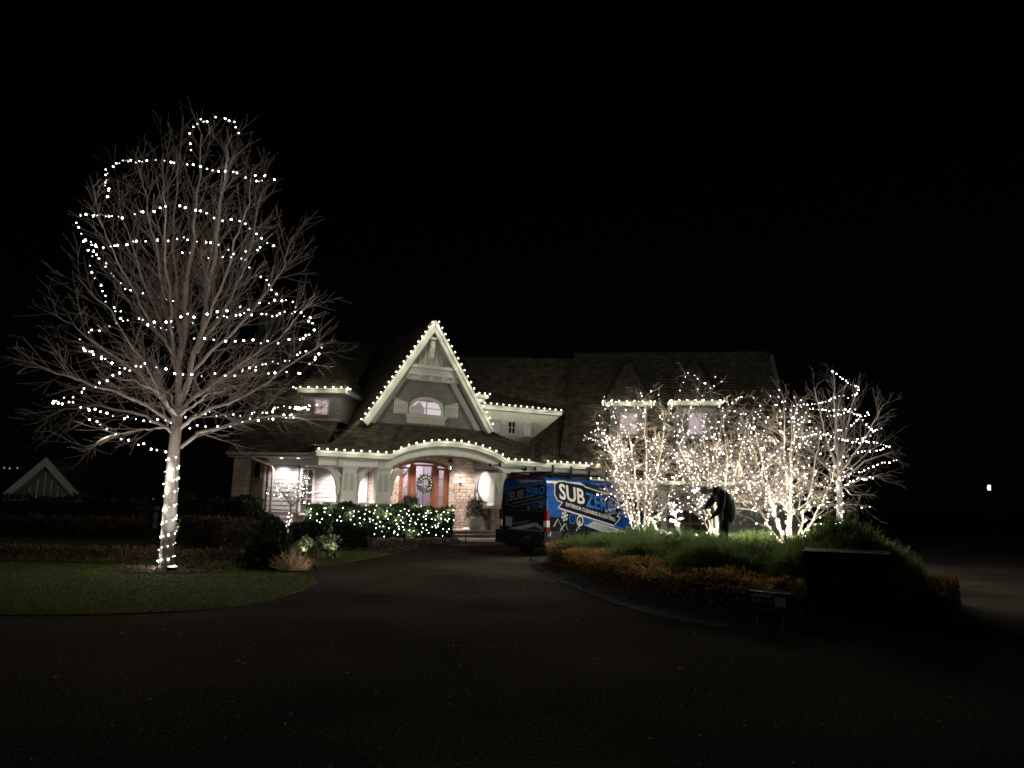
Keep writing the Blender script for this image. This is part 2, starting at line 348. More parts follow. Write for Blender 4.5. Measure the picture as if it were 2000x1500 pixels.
def inside(x, y, P):
    r = False; j = len(P) - 1
    for i in range(len(P)):
        if (P[i][1] > y) != (P[j][1] > y) and x < (P[j][0] - P[i][0]) * (y - P[i][1]) / (P[j][1] - P[i][1]) + P[i][0]: r = not r
        j = i
    return r
gb = MB()
for i in range(60000):
    y = 9.3 + (rng.random() ** 1.5) * 14; x = -3.5 - rng.random() * (y * 0.78 + 0.5 - 3.5)
    if not inside(x, y, LAWN): continue
    if ((x + 7.45) / 1.1) ** 2 + ((y - 16.75) / .8) ** 2 < 1 and rng.random() < .93: continue
    h = rng.uniform(.014, .034) * (1.4 if rng.random() < .08 else 1); a = rng.random() * 6.28; w = rng.uniform(.005, .011) * (1 + (y - 9) * .08)
    dx, dy = math.cos(a) * w, math.sin(a) * w; l = rng.uniform(-.03, .03); l2 = rng.uniform(-.03, .03)
    tn = rng.random() ** 1.4
    gb.add([V((x - dx, y - dy, .016)), V((x + dx, y + dy, .016)), V((x + l, y + l2, .02 + h))], [(0, 1, 2)], 0, tn)
for i in range(5000):
    x = rng.uniform(-6.2, -3.6); y = rng.uniform(18.4, 23.6)
    if not inside(x, y, [(-5.6, 18.6), (-4.9, 18.4), (-4.2, 20.0), (-3.9, 21.6), (-3.55, 23.4), (-5.2, 23.6), (-6.2, 22.2)]): continue
    h = rng.uniform(.03, .06); gb.add([V((x - .012, y, .038)), V((x + .012, y, .038)), V((x + rng.uniform(-.03, .03), y + .02, .04 + h))], [(0, 1, 2)], 0, rng.random())
tag(gb.build('grass', 'grass_blade'), 'short green lawn grass growing on the lawn around the tall lit tree', 'grass', kind='stuff')
def chips(name, label, n, reg, z, m, size=(.02, .06), test=None, flat=.35):
    mb = MB(); i = 0
    while i < n:
        x = rng.uniform(reg[0], reg[1]); y = rng.uniform(reg[2], reg[3]); i += 1
        if test and not test(x, y): continue
        zz = z(x, y) if callable(z) else z
        s = rng.uniform(*size); a = rng.random() * 6.28; d = V((math.cos(a), math.sin(a), rng.uniform(-flat, flat))) * s; e = V((-math.sin(a), math.cos(a), rng.uniform(-flat, flat))) * s * rng.uniform(.3, .7)
        c = V((x, y, zz + s * .3)); mb.add([c - d, c - e, c + d, c + e], [(0, 1, 2, 3)], 0, rng.random())
    return tag(mb.build(name, m), label, name.replace('_', ' '), kind='stuff')
chips('wood_chips', 'brown wood chip mulch spread around the foot of the tall tree', 3600, (-8.9, -6.0, 15.6, 17.9), .045, 'mulch_chip', (.015, .05), lambda x, y: ((x + 7.45) / 1.15) ** 2 + ((y - 16.75) / .85) ** 2 < rng.uniform(.75, 1.5))
chips('bark_mulch', 'rough bark mulch lying in the bed before the porch hedge', 5000, (-6.3, -1.9, 19.5, 34), .07, 'mulch_chip', (.03, .09), lambda x, y: inside(x, y, [(-6.2, 22.3), (-5.2, 23.7), (-3.6, 23.5), (-3.3, 25.6), (-2.7, 28.5), (-2.0, 31.5), (-2.4, 33.6), (-7, 33)]), .6)
chips('dark_bark', 'blackish bark mulch along the rim of the planted island', 5000, (.5, 6.5, 9.9, 22), .065, 'dark_mulch', (.02, .06), lambda x, y: inside(x, y, ISLE) and not inside(x - .9, y + .0, [(p[0], p[1]) for p in ISLE]) or (inside(x, y, ISLE) and y < 11.4), .6)
lit = MB()
for i in range(420):
    y = 4.2 + 18 * rng.random() ** 1.3; x = rng.uniform(-.62, .62) * y
    if (inside(x, y, LAWN) and rng.random() < .5) or inside(x, y, ISLE): continue
    s = rng.uniform(.006, .017); a = rng.random() * 6.28; d = V((math.cos(a), math.sin(a), .1)) * s * 1.6; e = V((-math.sin(a), math.cos(a), .3)) * s * .6
    c = V((x, y, .008 if not inside(x, y, LAWN) else .05)); lit.add([c - d, c - e, c + d, c + e], [(0, 1, 2, 3)], 0, rng.random())
tag(lit.build('leaf_litter', 'litter'), 'tiny dry leaf bits scattered on the asphalt drive', 'leaf litter', kind='stuff')

# ================================================================ HOUSE
HA = R(29); HO = V((-8.38, 32.15, 0)); HS = V((math.cos(HA), math.sin(HA), 0)); HT = V((-math.sin(HA), math.cos(HA), 0))
def H(s, t, z): return HO + HS * s + HT * t + V((0, 0, z))
house = root('house', HO, 'large shingled house with steep pointed gable and arched stone porch', 'house')
def shingles(P, ulen, vlen, ex, wd, r, lift=.022, gap=.006, skip=None):
    """courses of separate overlapping shingles over the surface P(a, b); b runs up the slope"""
    mb = MB(); rows = max(2, int(vlen / ex))
    nrm = (P(.55, .5) - P(.45, .5)).cross(P(.5, .55) - P(.5, .45)).normalized()
    if (nrm.y > 0 if abs(nrm.z) < .2 else nrm.z < 0): nrm = -nrm
    for i in range(rows):
        b0 = i / rows; b1 = min(1, (i + 1.25) / rows); L = (P(1, b0) - P(0, b0)).length; a = -r.random() * wd / max(L, .1)
        while a < 1:
            w = wd * r.uniform(.6, 1.35) / max(L, .1); a0 = max(0, a); a1 = min(1, a + w); a += w
            if a1 - a0 < .2 * w: continue
            if skip and skip((a0 + a1) / 2, (b0 + b1) / 2): continue
            g = gap / max(L, .1) / 2; j = r.uniform(-.12, .05) / rows; l = lift * r.uniform(.7, 1.4)
            p0, p1, q0, q1 = P(a0 + g, max(0, b0 + j)), P(a1 - g, max(0, b0 + j)), P(a0 + g, b1), P(a1 - g, b1)
            tn = min(1, max(0, r.gauss(.45, .25)))
            mb.add([p0 + nrm * l, p1 + nrm * l, q1 + nrm * .005, q0 + nrm * .005, p0 - nrm * .002, p1 - nrm * .002], [(0, 1, 2, 3), (4, 5, 1, 0), (4, 0, 3), (5, 2, 1)], 0, tn)
    return mb
def patch(P, na, nb, thick, nrm):
    mb = MB()
    for lay in (0, 1):
        for i in range(na + 1):
            for j in range(nb + 1): mb.v.append(P(i / na, j / nb) - nrm * (.004 + lay * thick)); mb.t.append(.5)
    K = (na + 1) * (nb + 1); ix = lambda i, j, l=0: l * K + i * (nb + 1) + j
    for i in range(na):
        for j in range(nb):
            mb.f.append((ix(i, j), ix(i + 1, j), ix(i + 1, j + 1), ix(i, j + 1))); mb.f.append((ix(i, j, 1), ix(i, j + 1, 1), ix(i + 1, j + 1, 1), ix(i + 1, j, 1))); mb.m += [0, 0]
    for i in range(na):
        for j in (0, nb): mb.f.append((ix(i, j), ix(i + 1, j), ix(i + 1, j, 1), ix(i, j, 1))); mb.m.append(0)
    for j in range(nb):
        for i in (0, na): mb.f.append((ix(i, j), ix(i, j + 1), ix(i, j + 1, 1), ix(i, j, 1))); mb.m.append(0)
    return mb
def roof(P, par, seed, ex=.22, wd=.27, na=8, nb=8, name='roof', thick=.12, skip=None, curved=False):
    nrm = (P(.55, .5) - P(.45, .5)).cross(P(.5, .55) - P(.5, .45)).normalized()
    if nrm.z < 0: nrm = -nrm
    o = patch(P, na, nb, thick, nrm).build(name, 'roof_deck', par)
    ul = max((P(1, 0) - P(0, 0)).length, (P(1, 1) - P(0, 1)).length); vl = sum((P(.5, (k + 1) / 8) - P(.5, k / 8)).length for k in range(8))
    shingles(P, ul, vl, ex, wd, random.Random(seed), lift=.042, skip=skip).build('shingles', 'cedar_shake', o, kind='stuff')
    return o
def bil(a, b, c, d): return lambda u, w: (a.lerp(b, u)).lerp(d.lerp(c, u), w)      # a,b bottom  d,c top

ZE = 3.75
def zeave(s):
    x = (s - 6.35) / 3.0
    return ZE + (0.75 * (1 - x * x) ** .8 if abs(x) < 1 else 0)
APX, GH, GB = 5.88, 10.62, 5.3          # gable apex s, ridge height, height of the rake foot
GL, GR = 2.42, 9.32
# porch roof between eave and gable wall
def Pporch(a, b):
    s0 = 14.2 * a; s1 = GL + (GR - GL) * a
    z0 = zeave(s0); return H(s0 + (s1 - s0) * b, 2.0 * b, z0 + (5.36 - z0) * b ** 1.25)
roof(Pporch, house, 11, ex=.21, wd=.26, na=40, nb=8, thick=.05)
# left slope of the gable, its foot flaring out to the porch corner, and the right slope
def Pleft(a, b):                          # a runs back along the ridge, b up the slope
    if b < .28:
        k = b / .28; return H(GL * k, (2.0 * k) * (1 - a) + 9.4 * a, ZE + (GB - ZE) * k ** 1.5)
    k = (b - .28) / .72; return H(GL + (APX - GL) * k, 1.5 * (1 - a) + 9.4 * a, GB + (GH - GB) * k)
roof(Pleft, house, 12, ex=.21, wd=.26, na=4, nb=25, thick=.06)
def Pright(a, b):
    if b < .25:
        k = b / .25; return H(14.2 + (GR - 14.2) * k, 2.0 * k * (1 - a) + 6.5 * a, ZE + (GB - ZE) * k ** 1.2)
    k = (b - .25) / .75; return H(GR + (APX - GR) * k, 1.5 * (1 - a) + 9.4 * a, GB + (GH - GB) * k)
roof(Pright, house, 13, na=4, nb=24, thick=.06)
# hip caps
def caps(pts, n, par, w=.2, m='ridge_cap', h=.03):
    mb = MB(); r = random.Random(n)
    tot = len(pts) - 1
    def at(x): i = min(int(x * tot), tot - 1); return pts[i].lerp(pts[i + 1], x * tot - i)
    for i in range(n):
        p = at(i / n); q = at(min(1, (i + 1.05) / n)); d = (q - p).normalized(); sd = d.cross(V((0, 0, 1))).normalized() * w / 2; up = V((0, 0, h))
        mb.add([p - sd + up * .6, p + up * 1.8, p + sd + up * .6, q - sd + up * .1, q + up * 1.2, q + sd + up * .1, p - sd - up, p - up * .2, p + sd - up], [(0, 1, 4, 3), (1, 2, 5, 4), (6, 7, 1, 0), (7, 8, 2, 1)], 0, r.random())
    return mb.build('hip_cap', m, par, kind='stuff')
caps([H(GL * k - .03, 2 * k - .03, ZE + (GB - ZE) * k ** 1.5 + .05) for k in [i / 10 for i in range(11)]], 20, house, .3, h=.045)
caps([H(14.2 + (GR - 14.2) * k, 2 * k, ZE + (GB - ZE) * k ** 1.25 + .02) for k in [i / 10 for i in range(11)]], 30, house, m='cedar_shake')
caps([H(APX, 1.5, GH), H(APX, 9.4, GH)], 30, house, .26, 'cedar_shake')
# gable wall
g = MB(); g.prism([H(GL + .25, 2.05, 5.2), H(GR - .25, 2.05, 5.2), H(APX, 2.05, GH - .35)], HT * .25); gw = g.build('gable_wall', 'wall_sheathing', house)
def Pg(a, b):
    z = 5.3 + 2.75 * b; k = (z - GB) / (GH - GB); s0 = GL + .3 + (APX - GL) * k; s1 = GR - .3 + (APX - GR) * k
    return H(s0 + (s1 - s0) * a, 2.04, z)
shingles(Pg, 6, 2.75, .16, .12, random.Random(5), lift=.02, gap=.012, skip=lambda a, b: abs((Pg(a, b) - HO).dot(HS) - 5.82) < .84 and 5.85 < 5.3 + 2.75 * b < 6.6).build('shingles', 'gable_shingle', gw, kind='stuff')
def rakeseg(nm, s0, z0, s1, z1, t0, t1, w0, w1, m='trim'):
    d = V((s1 - s0, z1 - z0)).normalized(); nx, nz = d.y, -d.x
    if nz > 0: nx, nz = -nx, -nz
    f = lambda s, z, o, t: H(s + nx * o, t, z + nz * o)
    mb = MB(); mb.hexa([f(s0, z0, w0, t0), f(s0, z0, w1, t0), f(s0, z0, w1, t1), f(s0, z0, w0, t1), f(s1, z1, w0, t0), f(s1, z1, w1, t0), f(s1, z1, w1, t1), f(s1, z1, w0, t1)])
    return mb.build(nm, m, house)
for sb in (GL, GR):
    rakeseg('rake_board', sb, GB, APX, GH, 1.42, 1.5, -.03, .30)
    rakeseg('rake_moulding', sb, GB, APX, GH, 1.36, 1.415, -.045, .10)
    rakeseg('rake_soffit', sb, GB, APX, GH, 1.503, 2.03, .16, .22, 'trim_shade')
    rakeseg('frieze_board', sb + (.28 if sb == GL else -.28), GB + .06, APX, GH - .42, 1.94, 2.03, .16, .42)
# truss band, corbels, battens in the peak
def hb(nm, s0, s1, t0, t1, z0, z1, m='trim', par=None):
    mb = MB(); mb.box(s0, s1, t0, t1, z0, z1, fr=H); return mb.build(nm, m, par or house)
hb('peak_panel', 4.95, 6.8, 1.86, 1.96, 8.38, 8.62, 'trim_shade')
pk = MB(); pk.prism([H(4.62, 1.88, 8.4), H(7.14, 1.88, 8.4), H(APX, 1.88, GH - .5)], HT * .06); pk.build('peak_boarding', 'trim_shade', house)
for i, s in enumerate([5.0, 5.3, 5.6, 5.9, 6.2, 6.5, 6.8]): hb('batten', s - .03, s + .03, 1.83, 1.878, 8.4, GH - .75 - abs(s - APX) * 1.5)
hb('peak_ledge', 4.5, 7.3, 1.52, 1.95, 8.2, 8.36); hb('peak_beam', 4.35, 7.42, 1.62, 1.95, 7.86, 8.197)
hb('peak_frieze', 4.3, 7.45, 1.78, 2.02, 7.62, 7.857)
for s in (4.62, 5.25, 5.88, 6.51, 7.14):
    mb = MB(); mb.prism([H(s - .09, 1.777, 7.85), H(s - .09, 1.6, 7.85), H(s - .09, 1.74, 7.64), H(s - .09, 1.777, 7.62)], HS * .18); mb.build('corbel', 'trim', house)
mb = MB(); mb.prism([H(APX - .1, 1.87, 9.72), H(APX - .1, 1.6, 9.62), H(APX - .1, 1.52, 9.3), H(APX - .1, 1.62, 9.05), H(APX - .1, 1.7, 8.82), H(APX - .1, 1.87, 8.75)][::-1], HS * .2)
kb = mb.build('peak_bracket', 'trim', house)
hb('bracket_cap', APX - .15, APX + .15, 1.5, 1.87, 9.7, 9.8, par=kb)

# windows ---------------------------------------------------------------
def window(fr, s0, s1, t, z0, z1, nx, nz, par, back='lit_room', fw=.07, bar=.025, sub=True, glassm='pane_glass', m='trim', deep=.1, name='window'):
    """frame as one mesh; each pane and the lit room behind it are children; t is the outer wall plane"""
    mb = MB()
    for a, b, c, d in ((s0 - fw, s1 + fw, z1, z1 + fw), (s0 - fw, s1 + fw, z0 - fw, z0), (s0 - fw, s0, z0, z1), (s1, s1 + fw, z0, z1)): mb.box(a, b, t - .05, t + .04, c, d, fr=fr)
    for i in range(1, nx): x = s0 + (s1 - s0) * i / nx; mb.box(x - bar / 2, x + bar / 2, t - .035, t + .01, z0, z1, fr=fr)
    for j in range(1, nz): z = z0 + (z1 - z0) * j / nz; mb.box(s0, s1, t - .033, t + .008, z - bar / 2, z + bar / 2, fr=fr)
    o = mb.build(name, m, par)
    tgt = o if sub else par
    for i in range(nx):
        for j in range(nz):
            xa, xb = s0 + (s1 - s0) * i / nx, s0 + (s1 - s0) * (i + 1) / nx; za, zb = z0 + (z1 - z0) * j / nz, z0 + (z1 - z0) * (j + 1) / nz
            p = MB(); p.quad(fr(xa, t - .01, za), fr(xb, t - .01, za), fr(xb, t - .01, zb), fr(xa, t - .01, zb)); p.build('pane', glassm, tgt)
    b = MB(); b.quad(fr(s0, t + deep, z0), fr(s1, t + deep, z0), fr(s1, t + deep, z1), fr(s0, t + deep, z1)); b.build('lit_room', back, tgt)
    return o
# arched gable window with shutters
WC, WH = 5.82, .80
def archz(x, w, base, rise): return base + rise * math.sqrt(max(0, 1 - (x / w) ** 2 * .98))
wz0, wside, wrise = 5.88, 6.2, .45
outer = [(-WH - .16, wside)] + [(x, archz(x, WH + .16, wside, wrise + .17)) for x in [(-1 + i / 8) * (WH + .16) for i in range(1, 16)]] + [(WH + .16, wside)]
inner = [(-WH, wside)] + [(x, archz(x, WH, wside, wrise)) for x in [(-1 + i / 8) * WH for i in range(1, 16)]] + [(WH, wside)]
mb = MB()
for i in range(len(outer) - 1):
    (a, b), (c, d), (e, f), (g_, h_) = outer[i], outer[i + 1], inner[i + 1], inner[i]
    mb.hexa([H(WC + g_, 1.93, h_), H(WC + e, 1.93, f), H(WC + e, 2.06, f), H(WC + g_, 2.06, h_), H(WC + a, 1.93, b), H(WC + c, 1.93, d), H(WC + c, 2.06, d), H(WC + a, 2.06, b)])
for sg in (-1, 1): mb.box(WC + sg * (WH + .08) - .08, WC + sg * (WH + .08) + .08, 1.93, 2.06, wz0, wside, fr=H)
aw = mb.build('arched_window', 'trim', house)
hb('window_sill', WC - 1.08, WC + 1.08, 1.86, 2.06, wz0 - .14, wz0); hb('window_apron', WC - 1.02, WC + 1.02, 1.96, 2.06, wz0 - .42, wz0 - .143)
mb = MB(); mb.box(WC - .025, WC + .025, 1.96, 2.02, wz0, wside + wrise, fr=H); mb.box(WC - WH, WC + WH, 1.963, 2.017, wside + .02, wside + .06, fr=H); mb.box(WC - WH, WC + WH, 1.95, 2.0, wz0, wz0 + .06, fr=H)
mb.build('muntin', 'trim', aw)
pts = [(-WH, wz0)] + inner + [(WH, wz0)]
for sg in (-1, 1):
    for up in (0, 1):
        pp = [p for p in pts if p[0] * sg >= 0]
        q = MB(); zz = wside + .04
        poly = [(x, z) for x, z in ([(0, wz0 if not up else zz)] + [(sg * WH, wz0 if not up else zz)] + ([(sg * WH, zz), (0, zz)] if not up else [(sg * WH * math.cos(k * .157), max(zz, wside + wrise * math.sin(k * .157))) for k in range(1, 11)]))]
        q.add([H(WC + x, 1.99, z) for x, z in poly], [list(range(len(poly)))]); q.build('pane', 'pane_glass', aw)
mb = MB(); mb.add([H(WC + x, 2.035, z) for x, z in pts], [list(range(len(pts)))], 0); mb.add([H(WC - .8, 2.028, wz0), H(WC - .1, 2.028, wz0), H(WC - .1, 2.028, 6.25), H(WC - .35, 2.028, 6.56), H(WC - .8, 2.028, 6.22)], [(0, 1, 2, 3, 4)], 1)
mb.build('lit_room', ['lit_room', 'lit_lilac'], aw)
for sg in (-1, 1):
    sh = MB(); n = 6
    for i in range(n):
        x0 = sg * (WH + .2 + i * .125); x1 = x0 + sg * .094; top = 6.62 - .045 * i * (1.1) + (.0 if i else .02)
        top = 6.46 + .2 * (i / (n - 1)) if True else top
        sh.box(WC + min(x0, x1), WC + max(x0, x1), 1.955, 1.985, wz0 + .0, top, fr=H)
    for z in (wz0 + .12, wz0 + .5): sh.box(WC + min(sg * (WH + .2), sg * (WH + .94)), WC + max(sg * (WH + .2), sg * (WH + .94)), 1.935, 1.953, z, z + .08, fr=H)
    sh.build('shutter', 'trim', house)

# eave fascia, soffit, beams ----------------------------------------------
def strip(nm, s0, s1, n, t0, t1, lo, hi, m='trim', par=None, fr=H):
    mb = MB()
    for i in range(n):
        a, b = s0 + (s1 - s0) * i / n, s0 + (s1 - s0) * (i + 1) / n
        mb.hexa([fr(a, t0, lo(a)), fr(b, t0, lo(b)), fr(b, t1, lo(b)), fr(a, t1, lo(a)), fr(a, t0, hi(a)), fr(b, t0, hi(b)), fr(b, t1, hi(b)), fr(a, t1, hi(a))])
    return mb.build(nm, m, par or house)
strip('eave_fascia', -.05, 14.25, 80, -.06, .03, lambda s: zeave(s) - .24, lambda s: zeave(s) - .03)
strip('eave_moulding', -.09, 14.29, 80, -.13, -.063, lambda s: zeave(s) - .12, lambda s: zeave(s) - .01)
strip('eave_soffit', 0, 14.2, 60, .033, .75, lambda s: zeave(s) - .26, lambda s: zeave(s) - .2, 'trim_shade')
strip('eave_fascia_side', 0, 3.2, 2, 0, .08, lambda s: ZE - .24, lambda s: ZE - .03, fr=lambda a, b, z: H(-.05 + b, .035 + a, z))
def zin(s):
    x = (s - 6.45) / 2.95
    return 3.12 + (.75 * (1 - x * x) ** .7 if abs(x) < 1 else 0)
strip('arch_beam', 3.5, 9.4, 48, .30, .62, zin, lambda s: zeave(s) - .262)
hb('porch_beam', .15, 3.5, .30, .62, 3.13, 3.487); hb('porch_beam', 9.4, 14.1, .30, .62, 3.13, 3.487)
hb('porch_beam_side', .18, .48, .622, 3.0, 3.13, 3.487)
hb('beam_block', 1.0, 1.25, .22, .297, 3.1, 3.45, 'trim_shade'); hb('beam_block', 2.9, 3.2, .22, .297, 3.1, 3.45, 'trim_shade')
hb('porch_ceiling', 0, 10.4, .63, 5.0, 3.99, 4.05)
hb('porch_ceiling', .5, 3.6, .63, 3.05, 3.60, 3.66)
hb('porch_floor', -.3, 10.6, -.2, 3.2, .12, .34, 'paver'); hb('porch_step', 5.9, 9.3, -.75, -.203, .0, .18, 'paver')
def column(sc, t0, w0=.37, w1=.31, d=.7, left=False, right=False):
    mb = MB()
    def ring(w, z, dd=0): return [H(sc - w, t0 - dd + (0.37 - w) * .8, z), H(sc + w, t0 - dd + (0.37 - w) * .8, z), H(sc + w, t0 + d, z), H(sc - w, t0 + d, z)]
    mb.hexa(ring(w0 - .02, 1.86) + ring(w1, 3.1)); c = mb.build('column', 'trim', house)
    b = MB(); b.hexa(ring(w0 + .03, 1.52) + ring(w0, 1.64)); b.hexa(ring(w0, 1.643) + ring(w0 - .005, 1.857)); b.build('column_base', 'trim', c)
    b = MB(); b.hexa(ring(w1 + .05, 3.03, .02) + ring(w1 + .07, 3.127, .03)); b.build('column_capital', 'trim', c)
    for x in (-.17, .12): b = MB(); b.prism([H(sc + x - .09, t0 - .0, 2.05), H(sc + x + .09, t0 - .0, 2.05), H(sc + x * .85 + .075, t0 + .02, 2.85), H(sc + x * .85 - .075, t0 + .02, 2.85)], HT * .03); b.build('column_panel', 'trim_shade', c)
    for sg, on in ((-1, left), (1, right)):
        if not on: continue
        br = MB(); pr = []; n = 9
        for i in range(n + 1):
            k = i / n; pr.append((sg * (.33 + .62 * (1 - math.cos(k * math.pi / 2)) ** 1.1), 1.95 + 1.15 * math.sin(k * math.pi / 2)))
        pr2 = [(x + sg * .0, z) for x, z in pr]
        for i in range(n):
            (x0, z0), (x1, z1) = pr[i], pr[i + 1]; o0, o1 = .2, .2
            br.hexa([H(sc + x0 - sg * .02, t0 + .2, z0 + .02), H(sc + x0 + sg * .17, t0 + .2, z0 - .1), H(sc + x0 + sg * .17, t0 + .4, z0 - .1), H(sc + x0 - sg * .02, t0 + .4, z0 + .02), H(sc + x1 - sg * .02, t0 + .2, z1 + .02), H(sc + x1 + sg * .17, t0 + .2, z1 - .1), H(sc + x1 + sg * .17, t0 + .4, z1 - .1), H(sc + x1 - sg * .02, t0 + .4, z1 + .02)])
        br.hexa([H(sc + sg * .3, t0 + .22, 2.55), H(sc + sg * .3, t0 + .22, 2.7), H(sc + sg * .3, t0 + .36, 2.7), H(sc + sg * .3, t0 + .36, 2.55), H(sc + sg * .62, t0 + .22, 2.95), H(sc + sg * .54, t0 + .22, 3.02), H(sc + sg * .54, t0 + .36, 3.02), H(sc + sg * .62, t0 + .36, 2.95)])
        br.build('bracket', 'trim', c)
    return c
column(1.62, .38, left=True, right=True); column(3.22, .38, right=True); column(9.28, .38, right=False, left=False)
mb = MB(); mb.prism([H(9.05, .1, 2.1), H(9.2, .1, 2.1), H(9.45, .1, 3.05), H(9.25, .1, 3.1), H(9.12, .1, 2.6), H(8.95, .1, 3.05), H(8.8, .1, 3.05)], HT * .12); mb.build('bracket', 'trim', house)

# stone work --------------------------------------------------------------
STONES = []
for k in range(8):
    r = random.Random(40 + k); b = MB(); c = r.uniform(.06, .14)
    j = lambda: r.uniform(-.05, .05)
    f = [V((x + j(), -.0 + r.uniform(0, .3), z + j())) for x, z in ((-.5 + c, -.5 + c), (.5 - c, -.5 + c), (.5 - c, .5 - c), (-.5 + c, .5 - c))]
    e = [V((x, .45, z)) for x, z in ((-.5, -.5), (.5, -.5), (.5, .5), (-.5, .5))]; w = [V((p.x, 1, p.z)) for p in e]
    b.add(f + e + w, [(0, 1, 2, 3)] + [(4 + i, 4 + (i + 1) % 4, (i + 1) % 4, i) for i in range(4)] + [(8 + i, 8 + (i + 1) % 4, 4 + (i + 1) % 4, 4 + i) for i in range(4)])
    STONES.append({mm: b.mesh('stone', [mm], V((0, 0, 0)), False) for mm in ('stone', 'stone_dim')})
def stonework(par, fr, rotz, s0, s1, z0, z1, t, seed, hole=None, hr=(.09, .20), wr=(.18, .5), m='stone', proud=.06):
    r = random.Random(seed); z = z0
    while z < z1 - .03:
        h = min(r.uniform(*hr), z1 - z); s = s0 + r.uniform(-.15, 0)
        while s < s1 - .03:
            w = r.uniform(*wr); a = max(s, s0); b = min(s + w, s1); s += w
            if b - a < .06: continue
            if hole and hole((a + b) / 2, z + h / 2, (b - a) / 2, h / 2): continue
            o = place('stone', STONES[r.randrange(8)][m], fr((a + b) / 2, t - proud, z + h / 2), par, (0, 0, rotz), ((b - a) - .015, proud + .01, h - .014))
        z += h
# door wall at t=3
DS0, DS1, DTOP = 4.93, 7.62, 3.46
DC = (DS0 + DS1) / 2; DW = (DS1 - DS0) / 2
def dtop(s): return DTOP + .26 * (1 - ((s - DC) / DW) ** 2)
sw = MB(); sw.box(4.35, DS0, 3.0, 3.3, .3, 4.0, fr=H); sw.box(DS1, 9.08, 3.0, 3.3, .3, 4.0, fr=H)
for i in range(10):
    a, b = DS0 + (DS1 - DS0) * i / 10, DS0 + (DS1 - DS0) * (i + 1) / 10
    sw.hexa([H(a, 3.0, dtop(a)), H(b, 3.0, dtop(b)), H(b, 3.3, dtop(b)), H(a, 3.3, dtop(a)), H(a, 3.0, 4.0), H(b, 3.0, 4.0), H(b, 3.3, 4.0), H(a, 3.3, 4.0)])
sw = sw.build('stone_wall', 'mortar', house)
def doorhole(s, z, hw, hh):
    if DS0 - hw < s < DS1 + hw and z - hh < dtop(min(max(s, DS0), DS1)) + .32: return True
    return False
stonework(sw, H, HA, 4.36, 9.08, .34, 3.98, 3.0, 3, doorhole)
for i in range(19):                       # voussoirs of the door arch
    a = DS0 - .02 + (DS1 - DS0 + .04) * (i + .5) / 19; tilt = (a - DC) / DW * .22
    o = place('stone', STONES[i % 8]['stone'], H(a + tilt * .12, 2.93, dtop(a) + .17), sw, (0, tilt, HA), ((DS1 - DS0) / 19 - .014, .08, .30))
# side jamb stones that close the gap beside the arch hole
stonework(sw, H, HA, DS0 - .30, DS0 - .01, .34, 3.3, 3.0, 4, None, wr=(.2, .34)); stonework(sw, H, HA, DS1 + .01, DS1 + .30, .34, 3.3, 3.0, 6, None, wr=(.2, .34))
# plinths
for a, b, sd in ((.8, 2.25, 21), (2.6, 3.85, 22), (8.65, 9.95, 23)):
    p = MB(); p.box(a, b, .2, 1.25, 0, 1.36, fr=H); p = p.build('column_plinth', 'mortar', house)
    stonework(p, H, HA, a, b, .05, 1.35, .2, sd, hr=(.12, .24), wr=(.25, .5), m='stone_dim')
    c = MB(); c.box(a - .08, b + .08, .08, 1.33, 1.363, 1.517, fr=H); c.build('cap_stone', 'cap_stone', p)
stonework_side = None
# left shingled walls, each shingle its own piece
SHG = []
for k in range(5):
    r = random.Random(70 + k); b = MB(); b.hexa([V((-.5, -1, -.5 + r.uniform(-.03, .03))), V((.5, -1, -.5 + r.uniform(-.03, .03))), V((.5, 0, -.5)), V((-.5, 0, -.5)), V((-.5, -.3, .5)), V((.5, -.3, .5)), V((.5, 0, .5)), V((-.5, 0, .5))])
    SHG.append(b.mesh('shingle', ['wood_shingle'], V((0, 0, 0)), False))
def shinglewall(par, fr, rotz, s0, s1, z0, z1, t, seed, hole=None, ex=.2, wr=(.2, .42)):
    r = random.Random(seed); z = z0
    while z < z1:
        s = s0 + r.uniform(-.3, 0)
        while s < s1 - .03:
            w = r.uniform(*wr); a = max(s, s0); b = min(s + w, s1); s += w
            if b - a < .05 or (hole and hole((a + b) / 2, z + ex / 2)): continue
            place('shingle', SHG[r.randrange(5)], fr((a + b) / 2, t, z + ex * .55), par, (0, 0, rotz), (b - a - .008, .032, ex * 1.1))
        z += ex
def LW(s, t, z): return V((s, 34.75 + t, z))
w1 = MB(); w1.box(-11.3, -9.82, 0, .25, 0, 3.75, fr=LW); w1 = w1.build('side_wall', 'wall_sheathing', house)
shinglewall(w1, LW, 0, -11.28, -9.88, .35, 3.2, 0, 31)
mb = MB(); mb.box(-11.3, -9.8, -.06, -.002, 3.22, 3.6, fr=LW); mb.build('frieze_board', 'trim', house)
w2 = MB(); w2.box(.0, 4.35, 3.0, 3.25, 0, 3.6, fr=H); w2 = w2.build('porch_wall', 'wall_sheathing', house)
shinglewall(w2, H, HA, .72, 2.16, .35, 3.1, 3.0, 32); shinglewall(w2, H, HA, 3.0, 3.3, .35, 3.1, 3.0, 33)
hb('frieze_board', .0, 4.35, 2.93, 2.998, 3.12, 3.59)
stonework(w2, H, HA, 3.35, 4.34, .35, 3.1, 3.0, 34)
stonework(w2, H, HA, .7, 3.3, .35, 1.35, 2.95, 36, hr=(.12, .2)); c = MB(); c.box(.6, 3.4, 2.82, 2.96, 1.36, 1.45, fr=H); c.build('sill_course', 'cap_stone', house)
window(H, .12, .62, 2.94, 1.0, 3.0, 2, 3, house, back='lit_lilac', fw=.09)
window(H, 2.3, 2.85, 2.9, 1.5, 3.02, 2, 2, house, back='room_dark', fw=.1, glassm='pane_dark')
